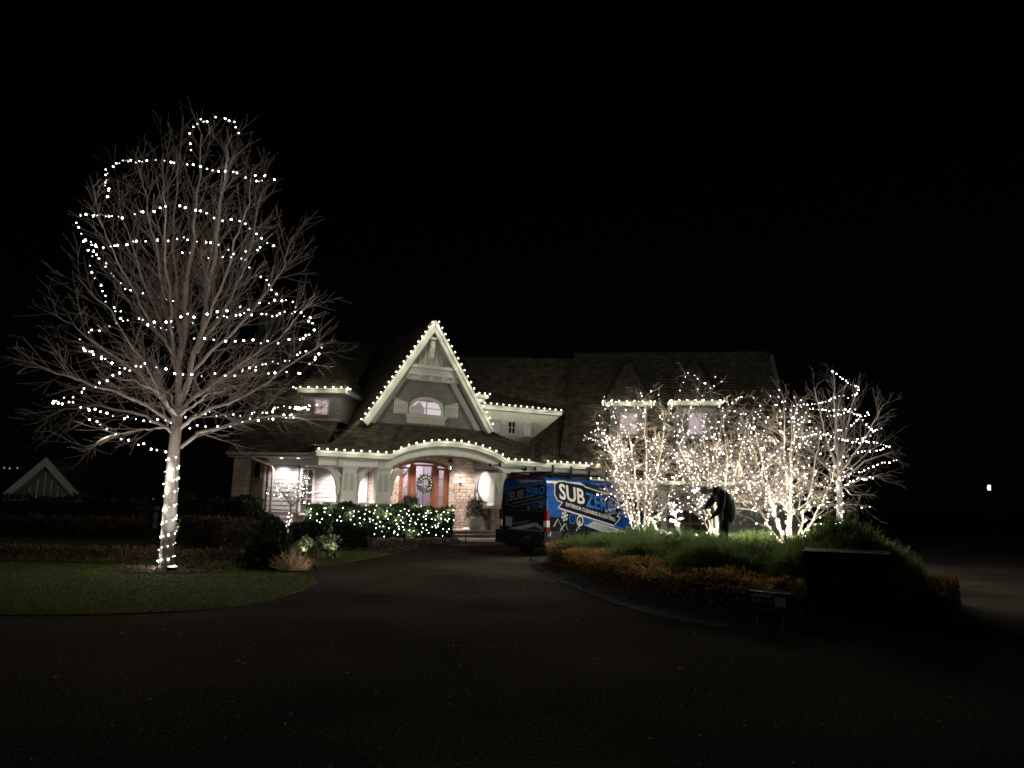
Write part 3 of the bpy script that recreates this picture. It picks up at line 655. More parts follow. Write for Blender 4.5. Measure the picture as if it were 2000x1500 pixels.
w3 = MB(); w3.box(9.08, 14.5, 3.35, 3.6, 0, 3.95, fr=H); w3 = w3.build('porch_wall', 'wall_sheathing', house)
shinglewall(w3, H, HA, 9.1, 10.9, .35, 3.3, 3.35, 35, lambda s, z: ((s - 9.98) / .52) ** 2 + ((z - 2.5) / .85) ** 2 < 1)
hb('frieze_board', 9.09, 14.4, 3.26, 3.348, 3.42, 3.98)
# oval window
def ring(nm, par, c, a0, b0, a1, b1, t0, t1, m, n=28):
    mb = MB()
    for i in range(n):
        x, y = 2 * math.pi * i / n, 2 * math.pi * (i + 1) / n
        f = lambda A, B, th, t: H(c[0] + A * math.sin(th), t, c[1] + B * math.cos(th))
        mb.hexa([f(a0, b0, x, t0), f(a0, b0, y, t0), f(a0, b0, y, t1), f(a0, b0, x, t1), f(a1, b1, x, t0), f(a1, b1, y, t0), f(a1, b1, y, t1), f(a1, b1, x, t1)])
    return mb.build(nm, m, par)
OC = (9.93, 2.52)
ov = ring('oval_window', house, OC, .30, .60, .46, .80, 3.24, 3.35, 'trim')
ring('muntin', ov, OC, .10, .17, .125, .20, 3.28, 3.3, 'trim')
mb = MB()
for sg in (-1, 1):
    mb.box(OC[0] - .012, OC[0] + .012, 3.28, 3.3, OC[1] + min(sg * .18, sg * .6), OC[1] + max(sg * .18, sg * .6), fr=H)
    mb.box(OC[0] + min(sg * .11, sg * .3), OC[0] + max(sg * .11, sg * .3), 3.281, 3.299, OC[1] - .012, OC[1] + .012, fr=H)
mb.build('muntin', 'trim', ov)
mb = MB(); mb.add([H(OC[0] + .3 * math.cos(i * .2618), 3.325, OC[1] + .6 * math.sin(i * .2618)) for i in range(24)], [list(range(24))]); mb.build('pane', 'lit_white', ov)

# front door --------------------------------------------------------------
dr = MB(); fw = .12
for a in (DS0, DS0 + .62, DS1 - .74, DS1 - .12): dr.hexa([H(a, 3.06, .36), H(a + fw, 3.06, .36), H(a + fw, 3.2, .36), H(a, 3.2, .36), H(a, 3.06, dtop(a)), H(a + fw, 3.06, dtop(a + fw)), H(a + fw, 3.2, dtop(a + fw)), H(a, 3.2, dtop(a))])
for i in range(12):
    a, b = DS0 + (DS1 - DS0) * i / 12, DS0 + (DS1 - DS0) * (i + 1) / 12
    dr.hexa([H(a, 3.05, dtop(a) - .14), H(b, 3.05, dtop(b) - .14), H(b, 3.21, dtop(b) - .14), H(a, 3.21, dtop(a) - .14), H(a, 3.05, dtop(a)), H(b, 3.05, dtop(b)), H(b, 3.21, dtop(b)), H(a, 3.21, dtop(a))])
door = dr.build('front_door', 'door_wood', house)
def leaf(s0, s1, nx, nz, gz0=1.45, st=.1):
    m = MB(); top = min(dtop(s0), dtop(s1)) - .15
    for a, b, c, d in ((s0, s0 + st, .37, top), (s1 - st, s1, .37, top), (s0 + st, s1 - st, top - .1, top), (s0 + st, s1 - st, gz0 - .22, gz0), (s0 + st, s1 - st, .37, .6)): m.box(a, b, 3.08, 3.17, c, d, fr=H)
    m.box(s0 + st, s1 - st, 3.11, 3.15, .6, gz0 - .22, fr=H)
    k = max(1, int((s1 - s0 - 2 * st) / .12))
    for i in range(k): x = s0 + st + (s1 - s0 - 2 * st) * (i + .5) / k; m.box(x - .045, x + .045, 3.095, 3.108, .62, gz0 - .24, fr=H)
    for i in range(1, nx): x = s0 + st + (s1 - s0 - 2 * st) * i / nx; m.box(x - .014, x + .014, 3.1, 3.14, gz0, top - .1, fr=H)
    for j in range(1, nz): z = gz0 + (top - .1 - gz0) * j / nz; m.box(s0 + st, s1 - st, 3.102, 3.138, z - .014, z + .014, fr=H)
    o = m.build('door_leaf', 'door_wood', door)
    for i in range(nx):
        for j in range(nz):
            a, b = s0 + st + (s1 - s0 - 2 * st) * i / nx, s0 + st + (s1 - s0 - 2 * st) * (i + 1) / nx; c, d = gz0 + (top - .1 - gz0) * j / nz, gz0 + (top - .1 - gz0) * (j + 1) / nz
            p = MB(); p.quad(H(a, 3.12, c), H(b, 3.12, c), H(b, 3.12, d), H(a, 3.12, d)); p.build('pane', 'pane_glass', door)
leaf(DS0 + fw + .01, DS0 + .615, 1, 4); leaf(DS0 + .75, DS1 - .75, 2, 2, st=.17); leaf(DS1 - .615, DS1 - fw - .01, 1, 4)
mb = MB(); mb.tube([H(DS1 - .84, 3.03, 1.15), H(DS1 - .84, 3.0, 1.2), H(DS1 - .84, 3.0, 1.42), H(DS1 - .84, 3.03, 1.47)], .015, n=6); mb.sphere(H(DS1 - .84, 3.03, 1.6), .03); mb.build('door_handle', 'black_metal', door)
# hall behind the door: lit room with a stair
hall = MB()
hall.quad(H(4.2, 6.0, .3), H(8.3, 6.0, .3), H(8.3, 6.0, 4.2), H(4.2, 6.0, 4.2)); hall.quad(H(4.2, 3.31, .3), H(4.2, 6, .3), H(4.2, 6, 4.2), H(4.2, 3.31, 4.2)); hall.quad(H(8.3, 3.31, .3), H(8.3, 6, .3), H(8.3, 6, 4.2), H(8.3, 3.31, 4.2))
hall.quad(H(4.2, 3.31, 4.2), H(8.3, 3.31, 4.2), H(8.3, 6, 4.2), H(4.2, 6, 4.2)); hall.quad(H(4.2, 3.31, .3), H(8.3, 3.31, .3), H(8.3, 6, .3), H(4.2, 6, .3))
hall = hall.build('entry_hall', 'room_wall', house)
st = MB()
for o in (0, .35): st.hexa([H(4.3, 5.6 + o * .5, 1.45 + o), H(6.6, 5.6 + o * .5, 3.4 + o), H(6.6, 5.7 + o * .5, 3.4 + o), H(4.3, 5.7 + o * .5, 1.45 + o), H(4.3, 5.6 + o * .5, 1.53 + o), H(6.6, 5.6 + o * .5, 3.48 + o), H(6.6, 5.7 + o * .5, 3.48 + o), H(4.3, 5.7 + o * .5, 1.53 + o)])
for i in range(9): s = 4.4 + i * .24; st.box(s, s + .03, 5.62, 5.65, 1.5 + (s - 4.3) * .85, 1.82 + (s - 4.3) * .85, fr=H)
st.build('stair_rail', 'stair_dark', house)
lamp('POINT', 'hall_light', H(6.3, 4.6, 3.7), 170, (1, .88, .93), house, radius=.2)

# left wing: stone end, roof, dormer, gutter --------------------------------
sl = MB(); sl.box(-12.75, -11.3, -.4, -.1, 0, 3.62, fr=LW); sl.box(-12.75, -12.45, -.1, 8, 0, 3.62, fr=LW); sl = sl.build('stone_wall', 'mortar', house)
stonework(sl, LW, 0, -12.78, -11.95, .05, 3.6, -.4, 51, hr=(.12, .26), wr=(.25, .55), m='stone')
mb = MB(); mb.box(-11.93, -11.32, -.47, -.402, 0, 3.6, fr=LW); mb.build('recess_shade_panel', 'brown_eave', house)  # dark brown sheet on the wall stands in for the shaded recess
window(LW, -11.75, -11.5, -.5, 2.6, 3.25, 1, 1, house, back='room_dark', glassm='pane_dark', fw=.05, m='brown_eave')
E1, E2 = V((-12.95, 33.95, ZE)), V((-8.35, 33.0, ZE)); R1, R2 = pz(545, 652, 10.8), H(5.6, 9.6, 10.8)
roof(bil(E1, E2, R2, R1), house, 14, na=6, nb=8)
d = (E2 - E1).normalized(); nrm = V((d.y, -d.x, 0))
mb = MB(); mb.hexa([E1 + V((0, 0, -.22)), E2 + V((0, 0, -.22)), E2 - nrm * .1 + V((0, 0, -.22)), E1 - nrm * .1 + V((0, 0, -.22)), E1 + V((0, 0, -.03)), E2 + V((0, 0, -.03)), E2 - nrm * .1 + V((0, 0, -.03)), E1 - nrm * .1 + V((0, 0, -.03))]); mb.build('wing_fascia', 'brown_eave', house)
mb = MB(); a, b = E1.lerp(E2, .0), E1.lerp(E2, 1); mb.hexa([a + nrm * .12 + V((0, 0, -.16)), b + nrm * .12 + V((0, 0, -.16)), b + nrm * .003 + V((0, 0, -.18)), a + nrm * .003 + V((0, 0, -.18)), a + nrm * .14 + V((0, 0, -.05)), b + nrm * .14 + V((0, 0, -.05)), b + nrm * .003 + V((0, 0, -.05)), a + nrm * .003 + V((0, 0, -.05))]); mb.build('gutter', 'gutter', house)
mb = MB(); mb.hexa([E1 + V((0, .1, -.25)), E2 + V((0, .1, -.25)), V((-8.4, 34.8, 3.5)), V((-12.9, 34.8, 3.5)), E1 + V((0, .1, -.22)), E2 + V((0, .1, -.22)), V((-8.4, 34.8, 3.53)), V((-12.9, 34.8, 3.53))]); mb.build('wing_soffit', 'trim', house)
mb = MB(); mb.tube([V((-11.75, 33.75, 3.55)), V((-11.72, 33.8, 3.42)), V((-11.05, 34.3, 3.15)), V((-10.98, 34.45, 3.0)), V((-10.98, 34.45, .1))], .055, n=8); mb.build('downspout', 'gutter', house, smooth=True)
# chimney
cc = pd(530, 650, 44.5)
mb = MB(); mb.box(-.65, .65, -.5, .5, -3, 1.0, fr=lambda a, b, z: cc + V((a, b, z))); ch = mb.build('chimney', 'wall_sheathing', house)
mb = MB(); mb.box(-.75, .75, -.6, .6, 1.003, 1.16, fr=lambda a, b, z: cc + V((a, b, z))); mb.box(-.82, .82, -.66, .66, 1.163, 1.3, fr=lambda a, b, z: cc + V((a, b, z))); mb.build('chimney_cap', 'wall_sheathing', ch)
# left dormer
def dormer(fr, s0, s1, z0, z1, win, nx, nz, back, par, t=0, depth=3.5, over=.25, m='gable_shingle', hip=None, fm='trim', fh=.16):
    mb = MB(); mb.box(s0, s1, t, t + depth, z0, z1, fr=fr); d = mb.build('dormer', m, par)
    mb = MB(); mb.box(s0 - over, s1 + over, t - over, t + depth, z1 + .003, z1 + fh, fr=fr); mb.box(s0 - over - .04, s1 + over + .04, t - over - .04, t + depth, z1 + fh + .003, z1 + fh + .07, fr=fr); mb.build('dormer_cornice', fm, d)
    mb = MB(); mb.box(s0 - .02, s1 + .02, t - .05, t - .002, z0 - .05, z0 + .1, fr=fr); mb.build('dormer_sill', fm, d)
    for w in win: window(fr, w[0], w[1], t - .06, w[2], w[3], nx, nz, d, back=w[4] if len(w) > 4 else back, sub=False, fw=.06, bar=.03, m=w[5] if len(w) > 5 else fm, deep=.057)
    zt = z1 + fh + .075
    if hip:
        ha, hz, hd = hip; sc = (s0 + s1) / 2; a0, a1, b0 = s0 - over, s1 + over, t - over
        P = [bil(fr(a0, b0, zt), fr(a1, b0, zt), fr(sc + .05, b0 + hd, zt + hz), fr(sc - .05, b0 + hd, zt + hz)), bil(fr(a0, t + depth, zt), fr(a0, b0, zt), fr(sc - .05, b0 + hd, zt + hz), fr(sc - .05, t + depth + ha, zt + hz)), bil(fr(a1, b0, zt), fr(a1, t + depth, zt), fr(sc + .05, t + depth + ha, zt + hz), fr(sc + .05, b0 + hd, zt + hz))]
        for i, p in enumerate(P):
            mbb = shingles(p, 1, (p(.5, 1) - p(.5, 0)).length, .19, .2, random.Random(i + 5)); mbb.build('shingles', 'cedar_shake', d, kind='stuff')
            n_ = (p(.55, .4) - p(.45, .4)).cross(p(.5, .55) - p(.5, .45)).normalized(); n_ = n_ if n_.z > 0 else -n_
            patch(p, 2, 2, .03, n_).build('dormer_roof', 'roof_deck', d)
    return d
LD = pd(628, 822, 35.4); la = R(-4)
def FD(s, t, z): return V((LD.x + s * math.cos(la) - t * math.sin(la), LD.y + s * math.sin(la) + t * math.cos(la), z))
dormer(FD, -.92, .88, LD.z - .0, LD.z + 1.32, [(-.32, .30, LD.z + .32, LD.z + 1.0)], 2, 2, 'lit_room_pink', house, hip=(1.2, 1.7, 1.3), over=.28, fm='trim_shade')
# main roof behind the gable and the long shed dormer
C1, C2 = pz(880, 696, 10.8), pz(1130, 701, 10.8)
roof(bil(H(8.5, 5.72, 5.0), H(16.6, 5.72, 5.0), C2, C1), house, 15, na=5, nb=6)
roof(bil(H(8.5, 3.6, ZE), H(16.6, 3.6, ZE), H(16.6, 5.7, 5.0), H(8.5, 5.7, 5.0)), house, 18, na=4, nb=3)
roof(bil(pz(1042, 898, ZE), pz(1106, 909, ZE), pd(1104, 805, 42.3), pd(1038, 858, 39.9)), house, 19, na=3, nb=4)
def SD(s, t, z): return H(s, t, z)
sd = dormer(SD, 9.8, 16.1, 5.25, 7.0, [(11.55, 11.98, 5.75, 6.42, 'lit_lilac'), (12.55, 13.0, 5.72, 6.38, 'room_dark'), (13.6, 14.08, 5.66, 6.36, 'lit_lilac')], 2, 2, 'lit_lilac', house, t=5.75, depth=2.5, m='trim', fh=.2, over=.14)
P = bil(H(9.4, 5.5, 7.3), H(16.4, 5.5, 7.3), H(16.4, 8.6, 8.9), H(9.4, 8.6, 8.9))
shingles(P, 7, 3.5, .19, .2, random.Random(3)).build('shingles', 'cedar_shake', sd, kind='stuff'); patch(P, 2, 2, .05, V((0, 0, 1))).build('dormer_roof', 'roof_deck', sd)
mb = MB(); mb.box(9.3, 10.9, 5.1, 5.743, 7.55, 7.75, fr=H); mb.box(9.5, 10.7, 5.2, 5.743, 7.31, 7.547, fr=H); mb.build('dormer_cornice', 'trim', sd)
for a in (10.95, 14.25):
    for i in range(4): mb = MB(); mb.box(a + i * .12, a + i * .12 + .105, 5.69, 5.742, 5.62, 6.5, fr=H); mb.build('shutter_slat', 'trim', sd)
mb = MB(); mb.box(11.3, 14.75, 5.15, 5.7, 5.2, 5.45, fr=H); mb.box(11.36, 14.7, 5.2, 5.7, 5.02, 5.197, fr=H)
for i in range(9): mb.box(11.6 + i * .36, 11.68 + i * .36, 5.25, 5.7, 4.86, 5.017, fr=H)
mb.build('window_box', 'trim', sd)
for s in (12.6, 14.2): mb = MB(); mb.prism([H(s, 5.7, 5.0), H(s, 5.25, 5.0), H(s, 5.7, 4.5)], HS * .22); mb.build('window_box_bracket', 'trim', sd)
# right wing with garage
WA = R(-8); WO = V((2.67, 39.2, 0)); WS = V((math.cos(WA), math.sin(WA), 0)); WT = V((-math.sin(WA), math.cos(WA), 0))
def G(s, t, z): return WO + WS * s + WT * t + V((0, 0, z))
GLn = 12.45
RR1, RR2 = pz(1122, 691, 10.8), pz(1498, 688, 10.8)
roof(bil(G(-.2, -.5, 2.98), G(GLn + .1, -.5, 2.98), RR2, RR1), house, 16, ex=.23, wd=.27, na=4, nb=8)
caps([RR1, RR2], 40, house, .3, 'ridge_cap', .035)
roof(bil(G(GLn, 9.5, ZE), G(-.1, 9.5, ZE), RR1 + V((0, .1, 0)), RR2 + V((0, .1, 0))), house, 17, ex=.4, wd=.5)
def gwall(nm, s0, s1, t0, t1, z0, z1, m): mb = MB(); mb.box(s0, s1, t0, t1, z0, z1, fr=G); return mb.build(nm, m, house)
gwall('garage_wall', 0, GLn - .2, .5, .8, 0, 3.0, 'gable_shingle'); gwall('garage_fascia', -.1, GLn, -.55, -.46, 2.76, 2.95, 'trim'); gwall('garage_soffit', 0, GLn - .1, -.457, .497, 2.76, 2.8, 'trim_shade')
mb = MB(); mb.prism([G(GLn - .2, .8, 0), G(GLn - .2, 9, 0), G(GLn - .2, 9, ZE), G(GLn - .5, 4.6, 10.5), G(GLn - .2, .8, ZE)], WS * -.2); mb.build('end_wall', 'wall_sheathing', house)
mb = MB(); mb.box(-.0, .2, .8, 9, 0, 3.7, fr=G); mb.build('end_wall', 'wall_sheathing', house)
gwall('garage_header', 2.6, 7.9, .28, .497, 2.38, 2.757, 'trim_shade')
for s in (2.85, 5.5): 
    gd = gwall('garage_door', s, s + 2.3, .42, .497, .02, 2.377, 'brown_eave')
    for i in range(4):
        for j in range(3): mb = MB(); mb.box(s + .12 + i * .54, s + .56 + i * .54, .395, .418, .15 + j * .74, .75 + j * .74, fr=G); mb.build('panel', 'room_dark', gd)
gwall('garage_post', 5.17, 5.48, .3, .497, 0, 2.377, 'trim_shade'); gwall('garage_post', 2.55, 2.83, .3, .497, 0, 2.377, 'trim_shade'); gwall('garage_post', 7.82, 8.1, .3, .497, 0, 2.377, 'trim_shade')
DG = []
for u, dd in ((1228, 39.95), (1362, 39.1)):
    c = pd(u, 852, dd); s = (c - WO).dot(WS); t = (c - WO).dot(WT); z0 = c.z
    DG.append((s, t, z0))
    dormer(G, s - 1.0, s + 1.0, z0 - .1, z0 + 1.62, [(s - .42, s + .42, z0 + .12, z0 + 1.18)], 1, 1, 'lit_curtain', house, t=t, depth=2.6, hip=(1.0, 2.55, 1.6), over=.25)
# porch downlights (recessed cans) and their lamps
for i, (p, e) in enumerate([(V((-10.55, 34.2, 3.50)), 12), (V((-9.75, 34.1, 3.50)), 13), (H(1.75, 2.0, 3.59), 40), (H(2.75, 1.9, 3.59), 36), (H(4.7, 1.9, 3.98), 34), (H(6.3, 1.8, 3.98), 26), (H(8.2, 1.9, 3.98), 28), (H(9.8, 2.3, 3.98), 22)]):
    mb = MB(); mb.lathe([(.07, -.012), (.09, -.012), (.09, .02), (.02, .02)], p, 14); dl = mb.build('downlight', 'trim', house)
    mb = MB(); mb.lathe([(.066, -.014), (.066, -.002)], p, 12); mb.build('lens', 'downlight_lens', dl)
    lamp('SPOT', 'downlight_beam', p + V((0, 0, -.03)), e * 22, (1, .84, .84), house, p + V((0, .15, -3)), R(115), .7, .06)

# ================================================================ LIGHT STRINGS
def bulb_mesh(name, r, m, n=6):
    b = MB(); b.lathe([(r * .35, -r * 1.9), (r * .5, -r * 1.9), (r * .5, -r * .7)], n=n, m=0)
    prof = [(r * .5, -r * .68), (r, r * .1), (r * .8, r * .8), (r * .15, r * 1.25)]
    b.lathe(prof, n=n, m=1)
    return b.mesh(name, ['socket', m], V((0, 0, 0)), True)
BULB = {'roof': bulb_mesh('bulb', .034, 'bulb_roof', 7), 'tree': bulb_mesh('bulb', .014, 'bulb_tree'), 'small': bulb_mesh('bulb', .012, 'bulb_small', 5), 'tiny': bulb_mesh('bulb', .009, 'bulb_tiny', 5), 'mini': bulb_mesh('bulb', .010, 'bulb_mini', 5), 'tree+': bulb_mesh('bulb', .017, 'bulb_tree_bright'), 'tree-': bulb_mesh('bulb', .010, 'bulb_tree_dim'), 'small+': bulb_mesh('bulb', .013, 'bulb_small_bright', 5), 'small-': bulb_mesh('bulb', .009, 'bulb_small_dim', 5), 'hedge': bulb_mesh('bulb', .014, 'bulb_hedge')}
brng = random.Random(99)
def resample(pts, step, jit=.15):
    out = [pts[0]]; acc = 0
    nxt = step
    for a, b in zip(pts, pts[1:]):
        L = (b - a).length
        while acc + L >= nxt: out.append(a.lerp(b, (nxt - acc) / L)); nxt += step * brng.uniform(1 - jit, 1 + jit)
        acc += L
    return out
# the light the bulbs of a string give: watts per bulb, one lamp for so many bulbs, colour
GLOW = {'roof': (2.55, 3, (1.0, .97, .74)), 'tree': (.55, 8, (1.0, .91, .80)), 'slim': (.32, 8, (1.0, .95, .88)), 'small': (2.2, 10, (1.0, .96, .87)), 'stem': (1.1, 10, (1.0, .95, .84)), 'faint': (.4, 40, (1.0, .96, .9)), 'deer': (.22, 6, (1.0, .96, .9)), 'hedge': (1.2, 9, (1.0, .95, .82)), 'mini': (.35, 8, (1.0, .95, .82))}
GLOWD = {}
for k_, (w_, n_, c_) in GLOW.items():
    l_ = bpy.data.lights.new('bulb_glow', 'POINT'); l_.energy = w_ * n_; l_.color = c_; l_.shadow_soft_size = .05; GLOWD[k_] = l_
    if k_ in ('small', 'stem'): l_.shadow_soft_size = .12
def light_string(label, paths, kind, step=.35, group=None, wire=True, wr=.004, jit=.1, up=False, off=.0, loc=None, bulbs=None, cat='string lights', push=None):
    p0 = loc or paths[0][0]
    o = root('light_string', p0, label, cat, group)
    if wire:
        w = MB()
        for p in paths: 
            if len(p) > 1: w.tube(p, wr, wr, 3, cap=False)
        w.build('wire', 'wire', o)
    bl = bulbs if bulbs is not None else [q for p in paths for q in resample(p, step, jit)]
    w, ev, lc = GLOW[kind]
    for i, q in enumerate(bl[:300]):
        if i % ev == ev // 2:
            lo = bpy.data.objects.new('bulb_glow', GLOWD[kind]); COL.objects.link(lo); lo.parent = o
            lo.location = q + (push if push is not None else V((brng.uniform(-1, 1), brng.uniform(-1, .4), brng.uniform(-1, 1))).normalized() * (.3 if kind == 'small' else .16)) - ORG[o]
        rot = (brng.uniform(-.2, .2), brng.uniform(-.2, .2), 0) if up else (brng.uniform(-2.6, 2.6), brng.uniform(-2.6, 2.6), 0)
        kb = {'slim': 'tree', 'stem': 'small', 'faint': 'small-'}.get(kind, kind)
        kk = kb if kb not in ('tree', 'small') else kb + brng.choice(['', '', '', '-', '-', '+'] if kb == 'small' else ['', '', '-', '+', '+'])
        place('bulb', BULB[kk], q + V((brng.uniform(-off, off), brng.uniform(-off, off), brng.uniform(-off, off))), o, rot)
    return o
RG = 'bulb strings along the rooflines'
light_string('warm bulb string along the porch eave and its arch', [[H(s, -.2, zeave(s) + .04) for s in [i * .1 for i in range(0, 143)]]], 'roof', .385, RG, up=True, jit=.03, push=-HT * .34 + V((0, 0, -.05)))
light_string('bulb string up the near sloping edge of the pointed gable', [[H(GL - .12, 1.32, GB + .08), H(APX, 1.32, GH + .17)]], 'roof', .325, RG, up=True, jit=.03, push=-HT * .38)
light_string('bulb string down the far sloping edge of the pointed gable', [[H(APX + .16, 1.32, GH - .04), H(GR + .1, 1.32, GB + .07)]], 'roof', .345, RG, up=True, jit=.03, push=-HT * .38)
light_string('bulb string along the long low dormer between gable and wing', [[H(9.6, 5.38, 7.31), H(16.4, 5.38, 7.31)]], 'roof', .40, RG, up=True, jit=.03, push=-HT * .3 + V((0, 0, -.15)))
light_string('short bulb run on the small cornice beside the gable edge', [[H(9.5, 4.95, 7.78), H(10.9, 4.95, 7.78)]], 'roof', .35, RG, up=True, push=-HT * .2)
light_string('bulb string on the small dormer next to the big bare tree', [[FD(-1.34, 1.6, LD.z + 1.56), FD(-1.34, -.45, LD.z + 1.56), FD(1.3, -.45, LD.z + 1.56), FD(1.3, .4, LD.z + 1.56)]], 'roof', .40, RG, up=True, jit=.03, push=V((0, -.2, 0)))
light_string('short bulb run carrying on the porch eave above the van', [[H(14.35, -.2, ZE + .03), H(15.5, -.15, ZE - .02)]], 'roof', .40, RG, up=True, jit=.03, push=V((0, -.25, 0)))
light_string('bulb string on the low garage eave behind the trees', [[G(1.6, -.66, 3.0), G(9.5, -.66, 3.0)]], 'roof', .42, RG, up=True, jit=.03, push=V((0, -.25, -.1)))
for i, (s, t, z0) in enumerate(DG):
    light_string(['bulb string on the wing dormer nearer the gable', 'bulb string on the wing dormer nearer the roof end'][i], [[G(s - 1.4, t + 1.2, z0 + 1.86), G(s - 1.4, t - .44, z0 + 1.86), G(s + 1.4, t - .44, z0 + 1.86), G(s + 1.4, t + 1.2, z0 + 1.86)]], 'roof', .42, RG, up=True, jit=.03, push=V((0, -.2, -.05)))

# ================================================================ TREES
def jitter(r, k): return V((r.gauss(0, k), r.gauss(0, k), r.gauss(0, k)))
class Tree:
    def __init__(s, seed): s.r = random.Random(seed); s.limb = MB(); s.twig = MB(); s.bud = MB(); s.paths = []
    def branch(s, p, d, L, r0, lvl, trop, P, n=None):
        """one curved branch; lvl 1 carries lvl 2 and so on; P: settings per level"""
        r = s.r; n = n or max(3, int(L / P['seg'])); pts = [p]; d = d.normalized(); st = L / n
        for i in range(n):
            d = (d + jitter(r, P['wob']) + trop * (st * P.get('tk', .5))).normalized(); pts.append(pts[-1] + d * st)
        return s.dress(pts, r0, lvl, trop, P)
    def dress(s, pts, r0, lvl, trop, P):
        r = s.r; L = sum((b - a).length for a, b in zip(pts, pts[1:])); last = lvl >= P['levels']
        rt = max(P['tip'], r0 * (.15 if lvl < 2 else .4))
        (s.limb if r0 > P['split'] else s.twig).tube(pts, r0, rt, 7 if r0 > .035 else 5 if r0 > .013 else 3, cap=False)
        s.paths.append((lvl, pts))
        if last:
            if r.random() < P.get('buds', 0):
                q = pts[-1]; s.bud.sphere(q, .012, .012, .018, 4, 3)
            return
        k = P['n'][lvl]; cnt = max(2, int(L * k)); t0 = P['from'][lvl]
        for i in range(cnt):
            t = t0 + (1 - t0) * (i + r.random()) / cnt; x = t * (len(pts) - 1); j = min(int(x), len(pts) - 2); q = pts[j].lerp(pts[j + 1], x - j)
            d = (pts[j + 1] - pts[j]).normalized(); az = r.random() * 6.283; o = d.orthogonal().normalized(); o = (Matrix.Rotation(az, 3, d) @ o)
            an = P['ang'][lvl] * r.uniform(.7, 1.3); nd = d * math.cos(an) + o * math.sin(an)
            nl = P['len'][lvl] * r.uniform(.55, 1.25) * (1.15 - .6 * t); rr = r0 + (rt - r0) * t
            s.branch(q, nd, nl, max(P['tip'], min(rr * .62, P['rad'][lvl])), lvl + 1, trop, P)
    def build(s, o, bark, twig):
        s.limb.build('trunk', bark, o, smooth=True); s.twig.build('crown', twig, o)
        if s.bud.v: s.bud.build('buds', 'bud', o, kind='stuff')
TD = 16.95
def tp(u, v, dd=0): return pd(u, v, TD + dd)
T1 = Tree(1)
big = root('bare_maple_tree', tp(325, 1113), 'tall bare tree on the lawn wound with light strings to its top', 'tree')
T1.limb.tube([tp(325, 1118), tp(326, 1100), tp(329, 1040), tp(334, 960), tp(339, 890), tp(343, 850), tp(347, 800)], .145, .115, 14)
T1.limb.tube([tp(324, 1122), tp(325, 1108)], .20, .15, 14)
PB = dict(seg=.16, wob=.055, levels=3, tip=.0042, split=.014, n={0: 0, 1: 5.6, 2: 6.2}, **{'from': {1: .12, 2: .15}}, ang={1: R(33), 2: R(36)}, len={1: 1.35, 2: .55}, rad={1: .012, 2: .0066}, tk=.35, buds=.35)
leaders = [ # pixel path, end depth offset, start radius
 ([(347, 805), (352, 700), (362, 600), (375, 480), (387, 380), (393, 262)], .2, .095),
 ([(349, 790), (370, 735), (395, 640), (410, 560), (427, 440), (440, 335), (450, 262)], -.6, .085),
 ([(351, 748), (338, 690), (324, 600), (303, 480), (288, 400), (272, 325)], .5, .062),
 ([(352, 715), (322, 668), (272, 595), (222, 490), (180, 405)], -.5, .05),
 ([(384, 690), (425, 625), (474, 540), (498, 440), (510, 375)], .8, .055),
 ([(373, 728), (440, 662), (518, 580), (555, 515), (572, 460)], -.7, .05),
 ([(355, 670), (346, 610), (340, 520), (340, 400), (356, 262)], 1.4, .05),
 ([(396, 640), (402, 570), (412, 480), (430, 390), (455, 305)], 1.7, .048),
 ([(344, 708), (312, 635), (272, 520), (240, 430), (228, 350)], 1.6, .045),
 ([(393, 650), (418, 600), (452, 500), (482, 410), (494, 330)], -1.6, .045),
 ([(340, 690), (336, 630), (328, 540), (320, 420), (320, 300)], -1.6, .045)]
lower = [
 ([(338, 828), (290, 792), (230, 768), (150, 742), (95, 722), (60, 708)], -.8, .05),
 ([(340, 815), (285, 740), (205, 685), (140, 635), (105, 612)], .6, .045),
 ([(338, 842), (282, 812), (195, 792), (125, 800), (75, 822)], .9, .042),
 ([(350, 838), (400, 802), (470, 780), (550, 725), (600, 690), (632, 672)], -.9, .052),
 ([(352, 875), (388, 846), (450, 830), (530, 812), (590, 818), (640, 838)], .5, .052),
 ([(352, 800), (420, 745), (495, 695), (565, 640), (610, 585)], 1.0, .045),
 ([(345, 820), (320, 780), (275, 700), (215, 610), (150, 540)], -1.2, .042),
 ([(348, 815), (330, 790), (300, 760), (260, 745), (215, 735)], -2.4, .04),
 ([(350, 812), (380, 790), (410, 770), (440, 760), (480, 750)], -2.4, .04),
 ([(349, 806), (370, 780), (420, 750), (450, 730), (500, 700)], 2.4, .04),
 ([(346, 808), (330, 770), (280, 740), (240, 710), (190, 690)], 2.4, .04),
 ([(343, 850), (320, 835), (280, 838), (220, 850), (165, 875)], -1.3, .03)]
for grp, tz in ((leaders, .9), (lower, .16)):
    for pl_, dz, r0 in grp:
        k = len(pl_) - 1; base = [tp(u, v, dz * (i / k) ** 1.1) for i, (u, v) in enumerate(pl_)]
        fine = []
        for a, b in zip(base, base[1:]):
            for j in range(6): fine.append(a.lerp(b, j / 6))
        fine.append(base[-1]); ph = T1.r.random() * 6; am = .026 * min(1, len(fine) / 25)
        fine = [q + V((math.sin(i * .75 + ph) + .6 * math.sin(i * 1.7 + ph * 2), math.cos(i * .6 + ph), .4 * math.sin(i * 1.1))) * am * min(1, i / 4) + jitter(T1.r, .008) for i, q in enumerate(fine)]
        T1.dress(fine, r0 * .85, 1, V((0, 0, tz)), PB)
T1.build(big, 'bark_pale', 'twig')
